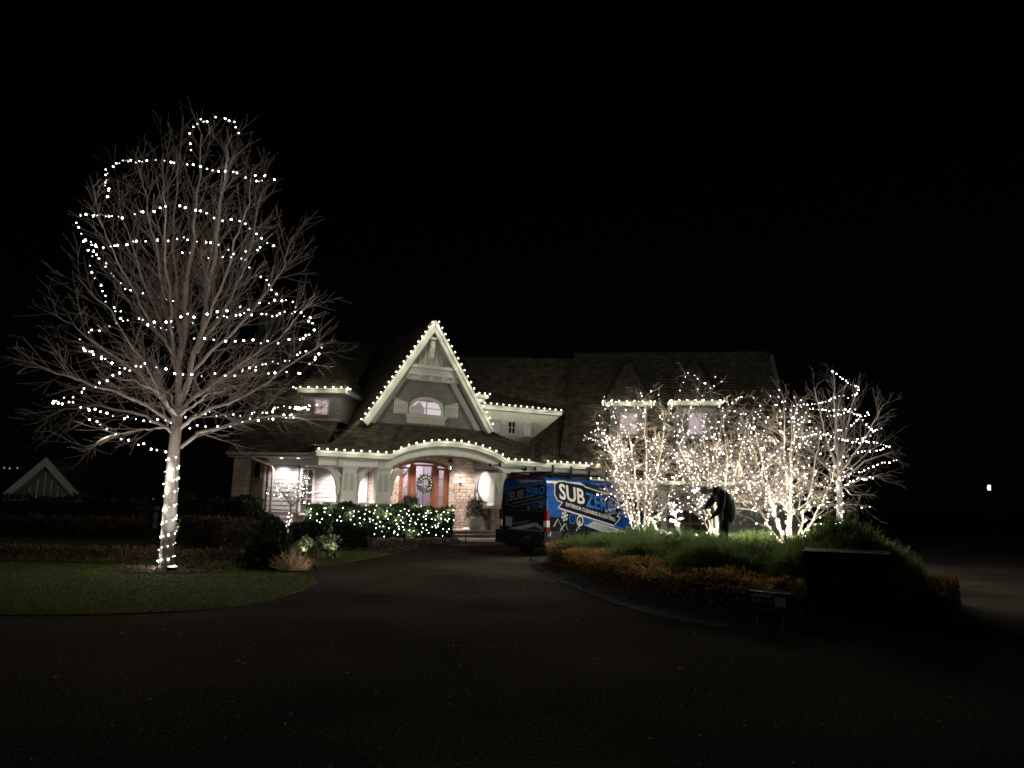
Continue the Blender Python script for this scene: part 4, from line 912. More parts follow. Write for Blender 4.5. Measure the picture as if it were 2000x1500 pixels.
# wire sleeve around the trunk
sl = MB(); tr = [tp(325, 1110), tp(329, 1040), tp(334, 960), tp(339, 893)]
def trunk_at(k): x = k * 3; i = min(int(x), 2); return tr[i].lerp(tr[i + 1], x - i)
for i in range(72):
    c = trunk_at(i / 72); r = .160 - .03 * i / 72; h = .013
    for j in range(16):
        a, b = j * math.pi / 8, (j + 1) * math.pi / 8
        sl.quad(c + V((r * math.cos(a), r * math.sin(a), 0)), c + V((r * math.cos(b), r * math.sin(b), 0)), c + V((r * math.cos(b), r * math.sin(b), h)), c + V((r * math.cos(a), r * math.sin(a), h)))
for j in range(16): 
    a = j * math.pi / 8; sl.tube([trunk_at(i / 10) + V((math.cos(a), math.sin(a), 0)) * (.160 - .03 * i / 10) for i in range(11)], .0025, n=3, cap=False)
tag(sl.build('trunk_guard', 'wrap_net'), 'grey wire mesh sleeve wrapped around the tall tree trunk', 'tree guard')
ZA = lambda x, y: (x * .35, 180 + y * .35)
ZB = lambda x, y: (x * .3833, 650 + y * .3833)
def crown_r(v): return max(.5, 3.6 * min(1, (v - 190) / 330)) if v < 800 else 2.6
def wrap(pts, side, z, axis=352):
    out = []
    for x, y in pts:
        u, v = z(x, y); Rr = crown_r(v) * FPX / TD; k = max(0, 1 - ((u - axis) / Rr) ** 2) ** .5
        out.append(tp(u, v, side * k * crown_r(v) * .72))
    return out
BS = [
 ('at the very top of the tall tree', 1, ZA, [(1072, 325), (1070, 290), (1055, 240), (1072, 205), (1105, 160), (1152, 160), (1203, 137), (1255, 150), (1320, 165), (1310, 190), (1350, 232)]),
 ('second garland from the top of the tall tree', -1, ZA, [(605, 577), (605, 537), (587, 517), (600, 478), (595, 420), (635, 420), (650, 398), (705, 380), (755, 382), (797, 384), (832, 378), (868, 380), (930, 385), (990, 412), (1057, 408), (1118, 420), (1175, 447), (1210, 430), (1240, 445), (1298, 452), (1355, 464), (1385, 478), (1425, 495), (1455, 510), (1480, 505), (1500, 488), (1522, 482), (1480, 470), (1425, 465)]),
 ('third garland from the top of the tall tree, ending bunched', -1, ZA, [(445, 685), (490, 680), (550, 685), (590, 683), (637, 692), (700, 695), (743, 668), (800, 675), (853, 652), (965, 627), (1038, 642), (1102, 660), (1155, 675), (1218, 710), (1278, 718), (1340, 720), (1365, 742), (1408, 785), (1450, 808), (1485, 835), (1525, 845), (1548, 835)]),
 ('down the outer near edge of the tall tree in a curve', -.2, ZA, [(445, 685), (437, 725), (445, 765), (466, 808), (473, 850), (515, 885), (510, 930), (510, 958), (513, 997), (527, 1022), (558, 1060), (560, 1090), (575, 1130), (590, 1150), (597, 1172), (630, 1195), (655, 1215), (675, 1222), (680, 1265)]),
 ('fourth garland of the tall tree, sagging across its middle', -1, ZA, [(500, 838), (535, 860), (593, 862), (648, 855), (700, 850), (768, 830), (832, 838), (890, 820), (948, 825), (1008, 810), (1070, 826), (1138, 830), (1198, 853), (1265, 873), (1318, 905), (1360, 893), (1410, 890), (1448, 872), (1490, 835)]),
 ('on the far side of the tall tree, slanting across the middle', 1, ZA, [(515, 885), (552, 928), (587, 955), (602, 992), (643, 1056), (745, 1120), (778, 1120), (830, 1140), (887, 1140), (942, 1158), (990, 1188), (1000, 1250)]),
 ('looping round the house side of the tall tree', .4, ZA, [(1028, 888), (1113, 923), (1167, 924), (1258, 918), (1298, 925), (1360, 940), (1402, 980), (1432, 1030), (1478, 1043), (1500, 1072), (1522, 1108), (1560, 1135), (1600, 1165), (1635, 1182), (1678, 1230), (1722, 1250), (1735, 1290), (1750, 1315), (1745, 1345), (1705, 1355), (1690, 1370)]),
 ('fifth garland of the tall tree, rising toward the house', -1, ZA, [(680, 1265), (735, 1262), (790, 1278), (812, 1292), (873, 1290), (945, 1280), (1000, 1250), (1063, 1247), (1130, 1245), (1195, 1238), (1230, 1222), (1260, 1220), (1297, 1220), (1338, 1212), (1383, 1212), (1428, 1190), (1457, 1175), (1510, 1180), (1542, 1152), (1600, 1165)]),
 ('behind the fifth garland of the tall tree', .8, ZA, [(870, 1310), (930, 1335), (1030, 1290), (1190, 1262), (1258, 1252), (1317, 1243), (1377, 1240), (1430, 1240), (1485, 1245), (1538, 1245), (1588, 1228), (1632, 1243), (1678, 1230)]),
 ('sixth garland of the tall tree, nearly level', -1, ZA, [(1082, 1375), (1158, 1390), (1212, 1377), (1255, 1378), (1302, 1390), (1347, 1391), (1395, 1387), (1462, 1391), (1500, 1397), (1565, 1393), (1585, 1378), (1620, 1387), (1645, 1380), (1690, 1370)]),
 ('hooking out on the lawn side of the tall tree', -.3, ZA, [(700, 1275), (635, 1298), (567, 1318), (513, 1337), (450, 1357), (443, 1380), (447, 1408), (487, 1440), (533, 1457), (537, 1480), (585, 1490)]),
 ('seventh garland of the tall tree, across the lower crown', -1, ZB, [(443, 88), (487, 103), (533, 130), (557, 155), (615, 180), (655, 188), (733, 162), (850, 195), (910, 210), (960, 220), (1025, 222), (1085, 210), (1190, 210), (1240, 205), (1300, 195), (1340, 200), (1425, 205), (1500, 200), (1540, 200), (1567, 165), (1597, 150), (1620, 115), (1650, 70)]),
 ('short far run on the house side of the tall tree', .9, ZB, [(1240, 190), (1300, 180), (1410, 150), (1455, 150), (1540, 97), (1590, 95)]),
 ('along the lowest long limb toward the lawn', -.8, ZB, [(655, 188), (605, 208), (565, 232), (500, 258), (465, 268), (438, 293), (408, 310), (340, 320), (292, 352), (252, 352), (305, 358), (375, 360), (425, 372), (500, 402), (540, 415), (580, 420), (595, 424), (685, 440), (725, 455), (785, 450), (822, 435), (850, 460), (890, 470)]),
 ('upper of two low runs of the tall tree toward the dormer', .8, ZB, [(950, 430), (995, 423), (1085, 412), (1170, 422), (1208, 420), (1262, 412), (1335, 408), (1367, 402), (1408, 385), (1450, 380), (1503, 380), (1530, 392), (1572, 380), (1590, 375), (1610, 375)]),
 ('lower of two low runs of the tall tree toward the dormer', -.8, ZB, [(965, 480), (1085, 482), (1115, 478), (1197, 462), (1265, 457), (1308, 436), (1357, 440), (1400, 433), (1440, 415), (1467, 427), (1505, 420)]),
 ('loose feed wire hanging beside the tall tree trunk', -.7, ZB, [(468, 437), (513, 480), (580, 520), (647, 545), (693, 565), (800, 592), (855, 605)])]
TG = 'light strings on the tall tree'
for lb, sd_, z, pts in BS: light_string('white bulb string ' + lb, [wrap(pts, sd_, z)], 'tree', .185, TG, off=.045, jit=.4)
sp = [trunk_at(i / 90) + V((math.cos(i * .62), math.sin(i * .62) , 0)) * (.18 - .03 * i / 90) for i in range(91)]
light_string('bulb string spiralling up the mesh wrapped trunk', [sp], 'tree', .14, TG, off=.02)
light_string('three bulbs lying on the mulch at the tall tree foot', [[tp(308, 1117, -.2), tp(315, 1120, -.3), tp(335, 1117, -.2)]], 'tree', .12, TG)
up = pd(335, 1126, 16.35); up.z = .1
ul = root('ground_uplight', up, 'round lit uplight set in the mulch at the tall tree foot', 'uplight')
mb = MB(); mb.lathe([(.1, -.05), (.12, -.05), (.12, .03), (.095, .03)], up, 18); mb.build('housing', 'black_metal', ul)
mb = MB(); mb.lathe([(.09, .0), (.09, .032)], up, 18); mb.build('lens', 'uplight_lens', ul)
lamp('SPOT', 'uplight_beam', up + V((0, 0, .05)), 430, (1, .93, .88), ul, tp(350, 640), R(78), 1.0, .08)
lamp('SPOT', 'uplight_beam', up + V((0, .02, .05)), 10, (1, .93, .88), ul, tp(334, 930), R(40), .9, .08)

# island trees -------------------------------------------------------------
PI = dict(seg=.1, wob=.14, levels=4, tip=.0042, split=.012, n={1: 6.0, 2: 6.0, 3: 6.0}, **{'from': {1: .36, 2: .2, 3: .2}}, ang={1: R(46), 2: R(45), 3: R(46)}, len={1: 1.15, 2: .52, 3: .24}, rad={1: .012, 2: .008, 3: .0052}, tk=.5, buds=.0)
def multi_stem(name, base, label, stems, seed, scale, group, trop=.15):
    t = Tree(seed); o = root(name, base, label, 'tree', group); sp = []
    for ends, r0 in stems:
        pts = [base + V((ends[0][0] * .08, t.r.uniform(-.06, .06), -.1))]
        ctr = [V((0, 0, 0))] + [V((e[0], e[1], e[2] * 1.12)) for e in ends]; ctr = [base + c for c in ctr]
        fine = []
        for a, b in zip(ctr, ctr[1:]):
            for j in range(6): fine.append(a.lerp(b, j / 6) + jitter(t.r, .018))
        fine.append(ctr[-1]); t.dress(fine, r0, 1, V((0, 0, trop)), PI); sp.append(fine)
    t.build(o, 'bark_tan', 'twig_tan')
    return t, sp
def spiral(path, r, turns, n):
    out = []; k = len(path) - 1
    for i in range(n):
        x = i / (n - 1) * k; j = min(int(x), k - 1); c = path[j].lerp(path[j + 1], x - j); d = (path[j + 1] - path[j]).normalized(); a = d.orthogonal().normalized(); b = d.cross(a); th = turns * 6.283 * i / n
        out.append(c + (a * math.cos(th) + b * math.sin(th)) * r)
    return out
def tree_strings(t, sp, label1, label2, seed, nst, nbr, group, ustep=.085):
    r = random.Random(seed); paths = []; bl = []
    for f in sp:
        ln = f[:max(4, int(len(f) * r.uniform(.5, .72)))]; q = spiral(ln, .055, 6, 50); paths.append(q); bl += resample(q, ustep, .4)
    r.shuffle(bl); light_string(label1, paths, 'stem', 0, group, wr=.003, bulbs=bl[:nst], off=.012)
    cand = [p for l, p in t.paths if l == 2 and len(p) > 4]; r.shuffle(cand); paths = []; bl = []
    for p in cand:
        q = spiral(p, .035, 2, 14); paths.append(q); bl += resample(q, .2, .5)
        if len(bl) > nbr * 2.2: break
    r.shuffle(bl); light_string(label2, paths, 'small', 0, group, wr=.003, bulbs=bl[:nbr], off=.03)
    cand = [p for l, p in t.paths if l == 3 and len(p) > 3]; r.shuffle(cand); paths = cand[:110]
    light_string(label2.replace('white bulb string', 'fainter second bulb string'), paths, 'faint', 0, group, wr=.002, bulbs=[p[len(p) // 2] for p in paths], off=.02)
IG = 'multi stemmed trees in the island'; ISG = 'light strings on the island trees'
bA = pd(1252, 1062, 20.6); bA.z = isle_height(bA.x, bA.y)
stA = [([(-.2, 0, .8), (-.55, .1, 2.0), (-1.05, 0, 3.1)], .035), ([(-.15, -.1, .8), (-.45, -.3, 2.0), (-.75, -.5, 3.5)], .036), ([(-.06, .1, .9), (-.12, .3, 2.2), (-.35, .5, 3.7)], .036), ([(.12, .05, .9), (.2, .1, 2.2), (.15, .1, 3.9)], .036), ([(.2, .1, .7), (.45, .3, 1.8), (.8, .4, 3.3)], .034), ([(.3, -.1, .65), (.7, -.2, 1.35), (1.15, -.2, 2.3)], .03), ([(-.2, .3, .7), (-.5, .8, 1.9), (-.9, .9, 3.1)], .03)]
tA, sA = multi_stem('serviceberry_tree', bA, 'bare multi stemmed lit tree in front of the van', stA, 21, 1, IG)
bB = pd(1402, 1085, 18.6); bB.z = isle_height(bB.x, bB.y)
stB = [([(-.12, 0, .8), (-.5, .1, 1.7), (-.95, .2, 2.7)], .034), ([(-.3, -.1, .7), (-.75, -.2, 1.5), (-1.05, -.2, 2.3)], .03), ([(.0, .1, .9), (-.15, .3, 2.2), (-.3, .5, 3.9)], .036), ([(.12, -.05, .9), (.25, -.1, 2.0), (.2, -.1, 3.3)], .034), ([(.25, .1, .7), (.6, .3, 1.8), (.95, .4, 3.2)], .033), ([(.1, .35, .8), (.2, .8, 1.9), (.45, 1.0, 3.4)], .03), ([(-.1, .4, .8), (-.5, .9, 1.9), (-.6, 1.0, 3.2)], .03)]
tB, sB = multi_stem('serviceberry_tree', bB, 'bare multi stemmed lit tree the bending person works at', stB, 22, 1, IG)
bC = pd(1543, 1080, 18.0); bC.z = isle_height(bC.x, bC.y) 
stC = [([(-.35, 0, .6), (-.75, .1, 1.25), (-1.15, .2, 2.2)], .032), ([(-.22, .1, .8), (-.45, .2, 1.9), (-.7, .3, 3.2)], .035), ([(-.05, -.1, .9), (-.1, -.2, 2.1), (-.1, -.2, 3.5)], .036), ([(.08, .1, .9), (.2, .3, 2.1), (.3, .3, 3.5)], .036), ([(.25, -.05, .75), (.55, -.1, 1.7), (.85, 0, 2.9)], .034), ([(.4, .05, .7), (.85, .1, 1.3), (1.25, .1, 2.1)], .03), ([(.1, .3, .9), (.4, .8, 2.0), (.6, .9, 3.2)], .03), ([(-.2, .3, .9), (-.4, .8, 2.0), (-.7, .9, 3.1)], .03)]
tC, sC = multi_stem('serviceberry_tree', bC, 'bare multi stemmed lit tree beside the person, near the cabinet', stC, 23, 1, IG)
tree_strings(tA, sA, 'white bulb string wound up the stems in front of the van', 'white bulb string through the crown in front of the van', 1, 110, 290, ISG)
tree_strings(tB, sB, 'white bulb string wound up the stems beside the bending person', 'white bulb string through the crown above the bending person', 2, 110, 290, ISG, .08)
tree_strings(tC, sC, 'white bulb string wound up the stems nearest the cabinet', 'white bulb string through the crown nearest the cabinet', 3, 150, 300, ISG, .07)
# single trunk tree at the end of the island
ED = 24.5
def ep(u, v, dd=0): return pd(u, v, ED + dd)
T4 = Tree(31); bD = ep(1642, 1052); bD.z = .25
oD = root('bare_young_tree', bD, 'slim bare tree with wide level light strings behind the island', 'tree')
T4.limb.tube([bD, ep(1641, 1030), ep(1640, 980), ep(1639, 930)], .105, .085, 10)
PD = dict(seg=.16, wob=.05, levels=3, tip=.004, split=.013, n={1: 4.6, 2: 5.2}, **{'from': {1: .12, 2: .15}}, ang={1: R(36), 2: R(40)}, len={1: 1.15, 2: .45}, rad={1: .012, 2: .0062}, tk=.4, buds=0)
for pl_, dz, r0 in [([(1639, 935), (1634, 860), (1630, 790), (1628, 725)], 0, .055), ([(1640, 930), (1650, 860), (1665, 790), (1680, 745)], .6, .04), ([(1639, 930), (1615, 860), (1600, 800), (1590, 755)], -.5, .04), ([(1641, 925), (1680, 870), (1710, 820), (1725, 790)], -.6, .035), ([(1641, 940), (1690, 900), (1735, 885), (1758, 880)], .3, .032), ([(1638, 935), (1590, 890), (1560, 850), (1545, 820)], .7, .034), ([(1638, 945), (1590, 915), (1545, 905)], -.6, .03), ([(1642, 950), (1690, 935), (1725, 925)], -.8, .03), ([(1639, 925), (1645, 850), (1650, 790)], 1.3, .035), ([(1639, 925), (1630, 850), (1640, 780)], -1.3, .035), ([(1641, 930), (1700, 880), (1745, 850)], .9, .03), ([(1640, 940), (1660, 965), (1680, 968), (1672, 990)], -.3, .015)]:
    k = len(pl_) - 1; base = [ep(u, v, dz * i / k) for i, (u, v) in enumerate(pl_)]; fine = []
    for a, b in zip(base, base[1:]):
        for j in range(5): fine.append(a.lerp(b, j / 5) + jitter(T4.r, .012))
    fine.append(base[-1]); T4.dress(fine, r0, 1, V((0, 0, .45)), PD)
T4.build(oD, 'bark_pale', 'twig')
ZD = lambda x, y: (1480 + x * .2534, 700 + y * .2534)
DL = [('topmost run on', 0, [(580, 105), (610, 115), (652, 155), (690, 185), (722, 205), (778, 222), (765, 265), (740, 285), (695, 305)]),
 ('second run from the top on', -.6, [(660, 292), (615, 295), (555, 320), (480, 343), (435, 355), (385, 355), (325, 358)]),
 ('third run from the top on', -.8, [(400, 388), (435, 388), (510, 400), (545, 405), (610, 400), (650, 398), (715, 395), (775, 395)]),
 ('short zigzag run on', -.9, [(540, 448), (630, 430), (665, 425), (720, 410), (740, 430), (793, 440), (840, 440), (870, 428), (835, 405)]),
 ('slanting outer run on', -.3, [(740, 500), (770, 475), (793, 440), (815, 495), (860, 530), (885, 555), (930, 548), (965, 540)]),
 ('middle rising run on', -1.1, [(740, 500), (715, 520), (690, 535), (660, 545), (625, 557), (575, 575), (520, 575)]),
 ('long middle run on', -1.2, [(300, 605), (370, 605), (430, 590), (490, 575), (550, 600), (610, 612), (645, 625), (680, 630), (710, 640), (745, 645), (780, 620), (820, 610), (870, 595), (900, 560)]),
 ('outer tip run on', -.4, [(780, 648), (815, 640), (850, 640), (910, 650), (940, 650), (960, 665), (990, 680), (1020, 680), (1000, 690)]),
 ('faint far run on', 1.0, [(750, 735), (785, 722), (830, 715), (905, 715), (935, 712), (975, 690)]),
 ('lowest long outer run on', -.6, [(1075, 780), (1040, 790), (1010, 805), (975, 800), (910, 830), (865, 845), (835, 860), (780, 880), (740, 878), (705, 910), (660, 915), (605, 918)]),
 ('lowest bunched run on', -.9, [(885, 925), (870, 905), (845, 940), (810, 938), (790, 910), (740, 945), (710, 945), (690, 970), (650, 1000)])]
for lb, dz, pts in DL: light_string('white bulb string, ' + lb + ' the slim tree', [[ep(*ZD(x, y), dz) for x, y in pts]], 'slim', .125, 'light strings on the slim tree', off=.02, jit=.4)
sp = spiral([bD + V((0, 0, .2)), ep(1641, 1030), ep(1640, 980), ep(1639, 935)], .115, 9, 80)
light_string('bulb string wound around the slim tree trunk', [sp], 'slim', .14, 'light strings on the slim tree', off=.02)

# ================================================================ SHRUBS AND HEDGES
def leaf_at(mb, r, c, nrm, s, tone, asp=.5):
    d = (nrm * r.uniform(.0, .9) + jitter(r, .6)).normalized(); e = d.orthogonal().normalized(); e = Matrix.Rotation(r.random() * 6.28, 3, d) @ e
    mb.add([c - e * s * asp * .5, c + d * s * .5, c + e * s * asp * .5, c + d * s], [(0, 1, 3, 2)] if False else [(0, 1, 2)] + [(0, 2, 3)], 0, tone)
def leaf_quad(mb, r, c, nrm, s, tone, asp=.5):
    d = (nrm * r.uniform(.1, 1) + jitter(r, .55)).normalized(); e = Matrix.Rotation(r.random() * 6.28, 3, d) @ d.orthogonal().normalized()
    f = d * .35 + e * .0; mb.add([c, c + e * s * asp * .5 + d * s * .45, c + d * s, c - e * s * asp * .5 + d * s * .45], [(0, 1, 2, 3)], 0, tone)
def hedge(name, label, cat, pts, w, h, n, size, m, seed, group=None, z0=.05, rnd=.12, core=True, twigs=False, bumps=.05):
    """clipped hedge along a polyline pts (2D centre line)"""
    r = random.Random(seed); P = [V((x, y, 0)) for x, y in pts]; L = [(b - a).length for a, b in zip(P, P[1:])]; T = sum(L)
    o = root(name, P[0] + V((0, 0, z0)), label, cat, group)
    def frame(x):
        for i, l in enumerate(L):
            if x <= l or i == len(L) - 1:
                d = (P[i + 1] - P[i]).normalized(); return P[i] + d * min(x, l), d, V((d.y, -d.x, 0))
            x -= l
    mb = MB()
    for i in range(n):
        x = r.random() * T; c, d, sd_ = frame(x); f = r.random(); A = w + 2 * h
        bh = h * (1 + bumps * math.sin(x * 2.3 + seed) + bumps * math.sin(x * 5.1))
        dep = abs(r.gauss(0, rnd)); ex = x if x < .25 else T - x if T - x < .25 else 9
        if f < w / A: p = c + sd_ * r.uniform(-w / 2, w / 2) + V((0, 0, z0 + bh - dep)); nn = V((0, 0, 1))
        else:
            sg = 1 if f < (w + h * 1.6) / A else -1
            p = c + sd_ * sg * (w / 2 - dep) + V((0, 0, z0 + bh * r.random() ** .8)); nn = sd_ * sg
        if ex < .25 and r.random() < .5: p = p + d * (-.1 if x < .25 else .1)
        s = size * r.uniform(.6, 1.4); leaf_quad(mb, r, p, (nn + V((0, 0, .4))).normalized(), s, min(1, max(0, r.gauss(.45, .28))), .25 if twigs else .55)
    mb.build('foliage', m, o)
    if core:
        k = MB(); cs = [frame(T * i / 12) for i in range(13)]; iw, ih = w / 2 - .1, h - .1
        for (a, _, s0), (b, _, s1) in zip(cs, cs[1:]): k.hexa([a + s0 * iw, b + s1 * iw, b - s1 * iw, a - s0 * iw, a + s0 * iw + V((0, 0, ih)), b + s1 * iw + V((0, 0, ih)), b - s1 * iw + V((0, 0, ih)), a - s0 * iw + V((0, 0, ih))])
        k.build('blocking_core', 'plant_core', o)  # solid dark block inside, added to stop light passing through the leaves
    return o
def bush(name, label, cat, c, rx, ry, h, n, size, m, seed, group=None, core=.75, asp=.5, lump=.12, stems=0):
    r = random.Random(seed); o = root(name, c, label, cat, group); mb = MB(); ph = [r.random() * 6 for _ in range(6)]
    for i in range(n):
        th = r.random() * 6.283; ct = r.random() ** .8; st = math.sqrt(1 - ct * ct)
        k = 1 + lump * (math.sin(3 * th + ph[0]) + math.sin(5 * th + 7 * ct + ph[1]) + math.sin(9 * ct + 2 * th + ph[2])) / 1.7 - abs(r.gauss(0, .09))
        nn = V((st * math.cos(th), st * math.sin(th), ct)); p = c + V((nn.x * rx * k, nn.y * ry * k, nn.z * h * k))
        if r.random() < .25: p.z = c.z + r.random() * (p.z - c.z)
        leaf_quad(mb, r, p, (nn + V((0, 0, .3))).normalized(), size * r.uniform(.6, 1.4), min(1, max(0, r.gauss(.45, .28))), asp)
    mb.build('foliage', m, o)
    if core: k = MB(); k.sphere(c + V((0, 0, h * .28)), rx * core, ry * core, h * core * .78, 10, 7); k.build('blocking_core', 'plant_core', o)  # solid dark blob added within the foliage to block light
    if stems:
        k = MB()
        for i in range(stems): a = r.random() * 6.28; k.tube([c, c + V((math.cos(a) * rx * .35, math.sin(a) * ry * .35, h * .5)), c + V((math.cos(a) * rx * .8, math.sin(a) * ry * .8, h * .9))], .012, .004, 4)
        k.build('stems', 'twig', o)
    return o
# lit hedge before the porch, with its net of bulbs
HX = [(-8.45, 31.6), (-6.9, 31.9), (-5.1, 32.9), (-2.75, 34.35)]
LH = hedge('clipped_hedge', 'clipped green hedge under the porch hung with bright bulbs', 'hedge', HX, 1.0, 1.33, 12000, .11, 'hedge_leaf', 61, z0=.06)
bp = []; r = random.Random(5)
Pn = [V((x, y, 0)) for x, y in HX]
for a, b in zip(Pn, Pn[1:]):
    d = (b - a); L = d.length; d.normalize(); sd_ = V((d.y, -d.x, 0)); n = int(L / .21)
    for i in range(n):
        for j in range(6):
            if r.random() < .22: continue
            z = .22 + j * .2 + (.1 if i % 2 else 0) + r.uniform(-.07, .07); x = (i + .5 + r.uniform(-.4, .4)) / n * L
            if j < 5 or z < 1.3: bp.append(a + d * x + sd_ * .56 + V((0, 0, z)))
            else: bp.append(a + d * x + sd_ * r.uniform(-.3, .45) + V((0, 0, 1.45)))
light_string('net of white bulbs spread over the clipped porch hedge', [[a + V((.4, -.4, 1.3)) for a in Pn]], 'hedge', 0, bulbs=bp, loc=Pn[0], off=.03)
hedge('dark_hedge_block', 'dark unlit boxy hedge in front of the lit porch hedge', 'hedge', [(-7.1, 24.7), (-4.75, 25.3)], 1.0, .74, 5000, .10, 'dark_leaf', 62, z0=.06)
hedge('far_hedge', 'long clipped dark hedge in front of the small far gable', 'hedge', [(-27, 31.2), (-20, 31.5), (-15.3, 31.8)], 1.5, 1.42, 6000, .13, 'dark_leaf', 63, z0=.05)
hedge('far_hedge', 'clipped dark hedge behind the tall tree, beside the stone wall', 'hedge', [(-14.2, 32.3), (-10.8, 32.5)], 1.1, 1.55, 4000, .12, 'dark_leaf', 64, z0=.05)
hedge('russet_hedge', 'low reddish bare hedge in front of the long dark hedge', 'hedge', [(-26, 28.6), (-18, 28.9), (-13.9, 29.0)], 1.1, .68, 6000, .16, 'russet_twig', 65, z0=.05, twigs=True)
hedge('russet_hedge', 'reddish bare hedge slanting from the tall tree to the porch beds', 'hedge', [(-12.2, 29.2), (-9.2, 25.0), (-7.7, 22.0)], 1.0, .78, 7500, .16, 'russet_twig', 66, z0=.05, twigs=True)
hedge('low_border', 'thin knee high row of brown stems along the lawn edge', 'border plants', [(-16, 17.9), (-8.5, 18.2), (-5.4, 18.0)], .5, .30, 6500, .12, 'russet_twig', 67, z0=.05, core=False, twigs=True, rnd=.1)
for i, (u, d, lb, rx, h) in enumerate([(488, 30.5, 'rounded dark evergreen shrub near the downspout', 1.1, 1.25), (528, 27.0, 'low rounded evergreen shrub between path lamp and small lit tree', .65, .8), (412, 31.5, 'rounded evergreen shrub at the foot of the stone wall', .8, 1.2)]):
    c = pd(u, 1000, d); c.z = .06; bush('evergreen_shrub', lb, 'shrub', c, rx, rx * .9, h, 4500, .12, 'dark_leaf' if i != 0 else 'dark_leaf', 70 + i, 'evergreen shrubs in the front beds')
c = pz(520, 1108, .05); bush('round_shrub', 'big round black looking shrub at the corner of the lawn', 'shrub', c, .52, .5, .98, 5200, .085, 'dark_leaf', 75)
c = pd(596, 1078, 20.6); c.z = .06; bush('pale_shrub', 'small round shrub lit pale green from below', 'shrub', c, .33, .3, .5, 1700, .075, 'pale_leaf', 76, core=.6, stems=6)
s1 = c
c = pd(641, 1078, 20.4); c.z = .05; bush('leggy_shrub', 'open twiggy shrub lit from below beside the dark hedge', 'shrub', c, .33, .3, .68, 420, .075, 'pale_leaf', 77, core=0, stems=26, lump=.3)
s2 = c
c = pz(442, 1020, .05); c = pd(362, 1020, 31); c.z = .05; bush('pale_shrub', 'little pale shrub glowing right behind the tall tree trunk', 'shrub', c, .42, .4, .75, 1200, .1, 'pale_leaf', 78, core=.6, stems=5); s4 = c
def tuft(name, label, c, rx, ry, h, n, m, seed, cat='ornamental grass'):
    r = random.Random(seed); o = root(name, c, label, cat); mb = MB()
    for i in range(n):
        a = r.random() * 6.28; k = math.sqrt(r.random()); p = c + V((math.cos(a) * rx * k, math.sin(a) * ry * k, 0)); hh = h * r.uniform(.35, 1.25) * (1.1 - .35 * k)
        hh *= 1.15 - .75 * k * k; ln = .12 + .22 * k; q = p + V((math.cos(a) * ln * k + r.gauss(0, .05), math.sin(a) * ln * k + r.gauss(0, .05), hh)); md = p.lerp(q, .6) + jitter(r, .03)
        mb.tube([p, md, q], .007, .0025, 3, cap=False, tone=r.random())
        for j in range(3): leaf_quad(mb, r, p.lerp(q, r.uniform(.5, 1)), V((0, 0, 1)), .05, r.random(), .4)
    mb.build('stems', m, o); return o
c = pz(572, 1113, .05); tuft('tan_shrub', 'clump of tan twiggy stems lit warm at the lawn corner', c, .30, .24, .44, 200, 'tan_grass', 79); s3 = c
c2 = pz(598, 1115, .05)
# island: rust hedge, junipers
RHW = [(1.45, 20.6), (1.75, 18.2), (2.15, 15.6), (2.7, 13.4), (3.3, 12.0), (4.1, 11.25), (5.0, 11.05)]
hedge('rust_hedge', 'low hedge of rusty orange leaves along the island edge', 'hedge', RHW, .85, .52, 11000, .06, 'rust_leaf', 81, z0=.06, rnd=.07, bumps=.1)
hedge('rust_hedge', 'short stretch of rusty hedge beyond the dark cabinet', 'hedge', [(6.15, 11.1), (6.65, 12.0), (7.1, 13.2)], .7, .5, 3500, .06, 'rust_leaf', 82, z0=.06, rnd=.07, bumps=.1)
def juniper(label, c, rx, ry, h, n, seed):
    r = random.Random(seed); c = V((c[0], c[1], isle_height(*c) - .02)); o = root('juniper_shrub', c, label, 'shrub', 'spreading junipers in the island'); mb = MB()
    for i in range(n):
        th = r.random() * 6.283; k = math.sqrt(r.random()); x, y = math.cos(th) * rx * k, math.sin(th) * ry * k
        top = h * (1 - k ** 2.2) ** .5 * (1 + .13 * math.sin(x * 5 + seed) + .13 * math.sin(y * 6 + x * 3)); p = c + V((x, y, max(.02, top - abs(r.gauss(0, .09)) - .12)))
        d = V((x / rx * .8, y / ry * .8, .75)) + jitter(r, .28); d.normalize(); L = r.uniform(.16, .36); tn = min(1, max(0, r.gauss(.45, .25)))
        e = d.orthogonal().normalized(); e = Matrix.Rotation(r.random() * 6.28, 3, d) @ e; tip = p + d * L + V((0, 0, .03))
        mb.add([p - e * .012, p + e * .012, tip], [(0, 1, 2)], 0, tn)
        for j in range(3):
            q = p + d * L * (.25 + .22 * j); sg = -1 if j % 2 else 1; f = (d * .8 + e * sg * .6 + jitter(r, .1)).normalized(); w = d.cross(e) * .006 + e * .006
            mb.add([q - w, q + w, q + f * L * .42], [(0, 1, 2)], 0, tn * .9)
    mb.build('foliage', 'juniper', o)
    k = MB(); k.sphere(c, rx * .8, ry * .8, h * .72, 12, 8); k.build('blocking_core', 'plant_core', o); return o  # added dark solid core that blocks light under the sprays
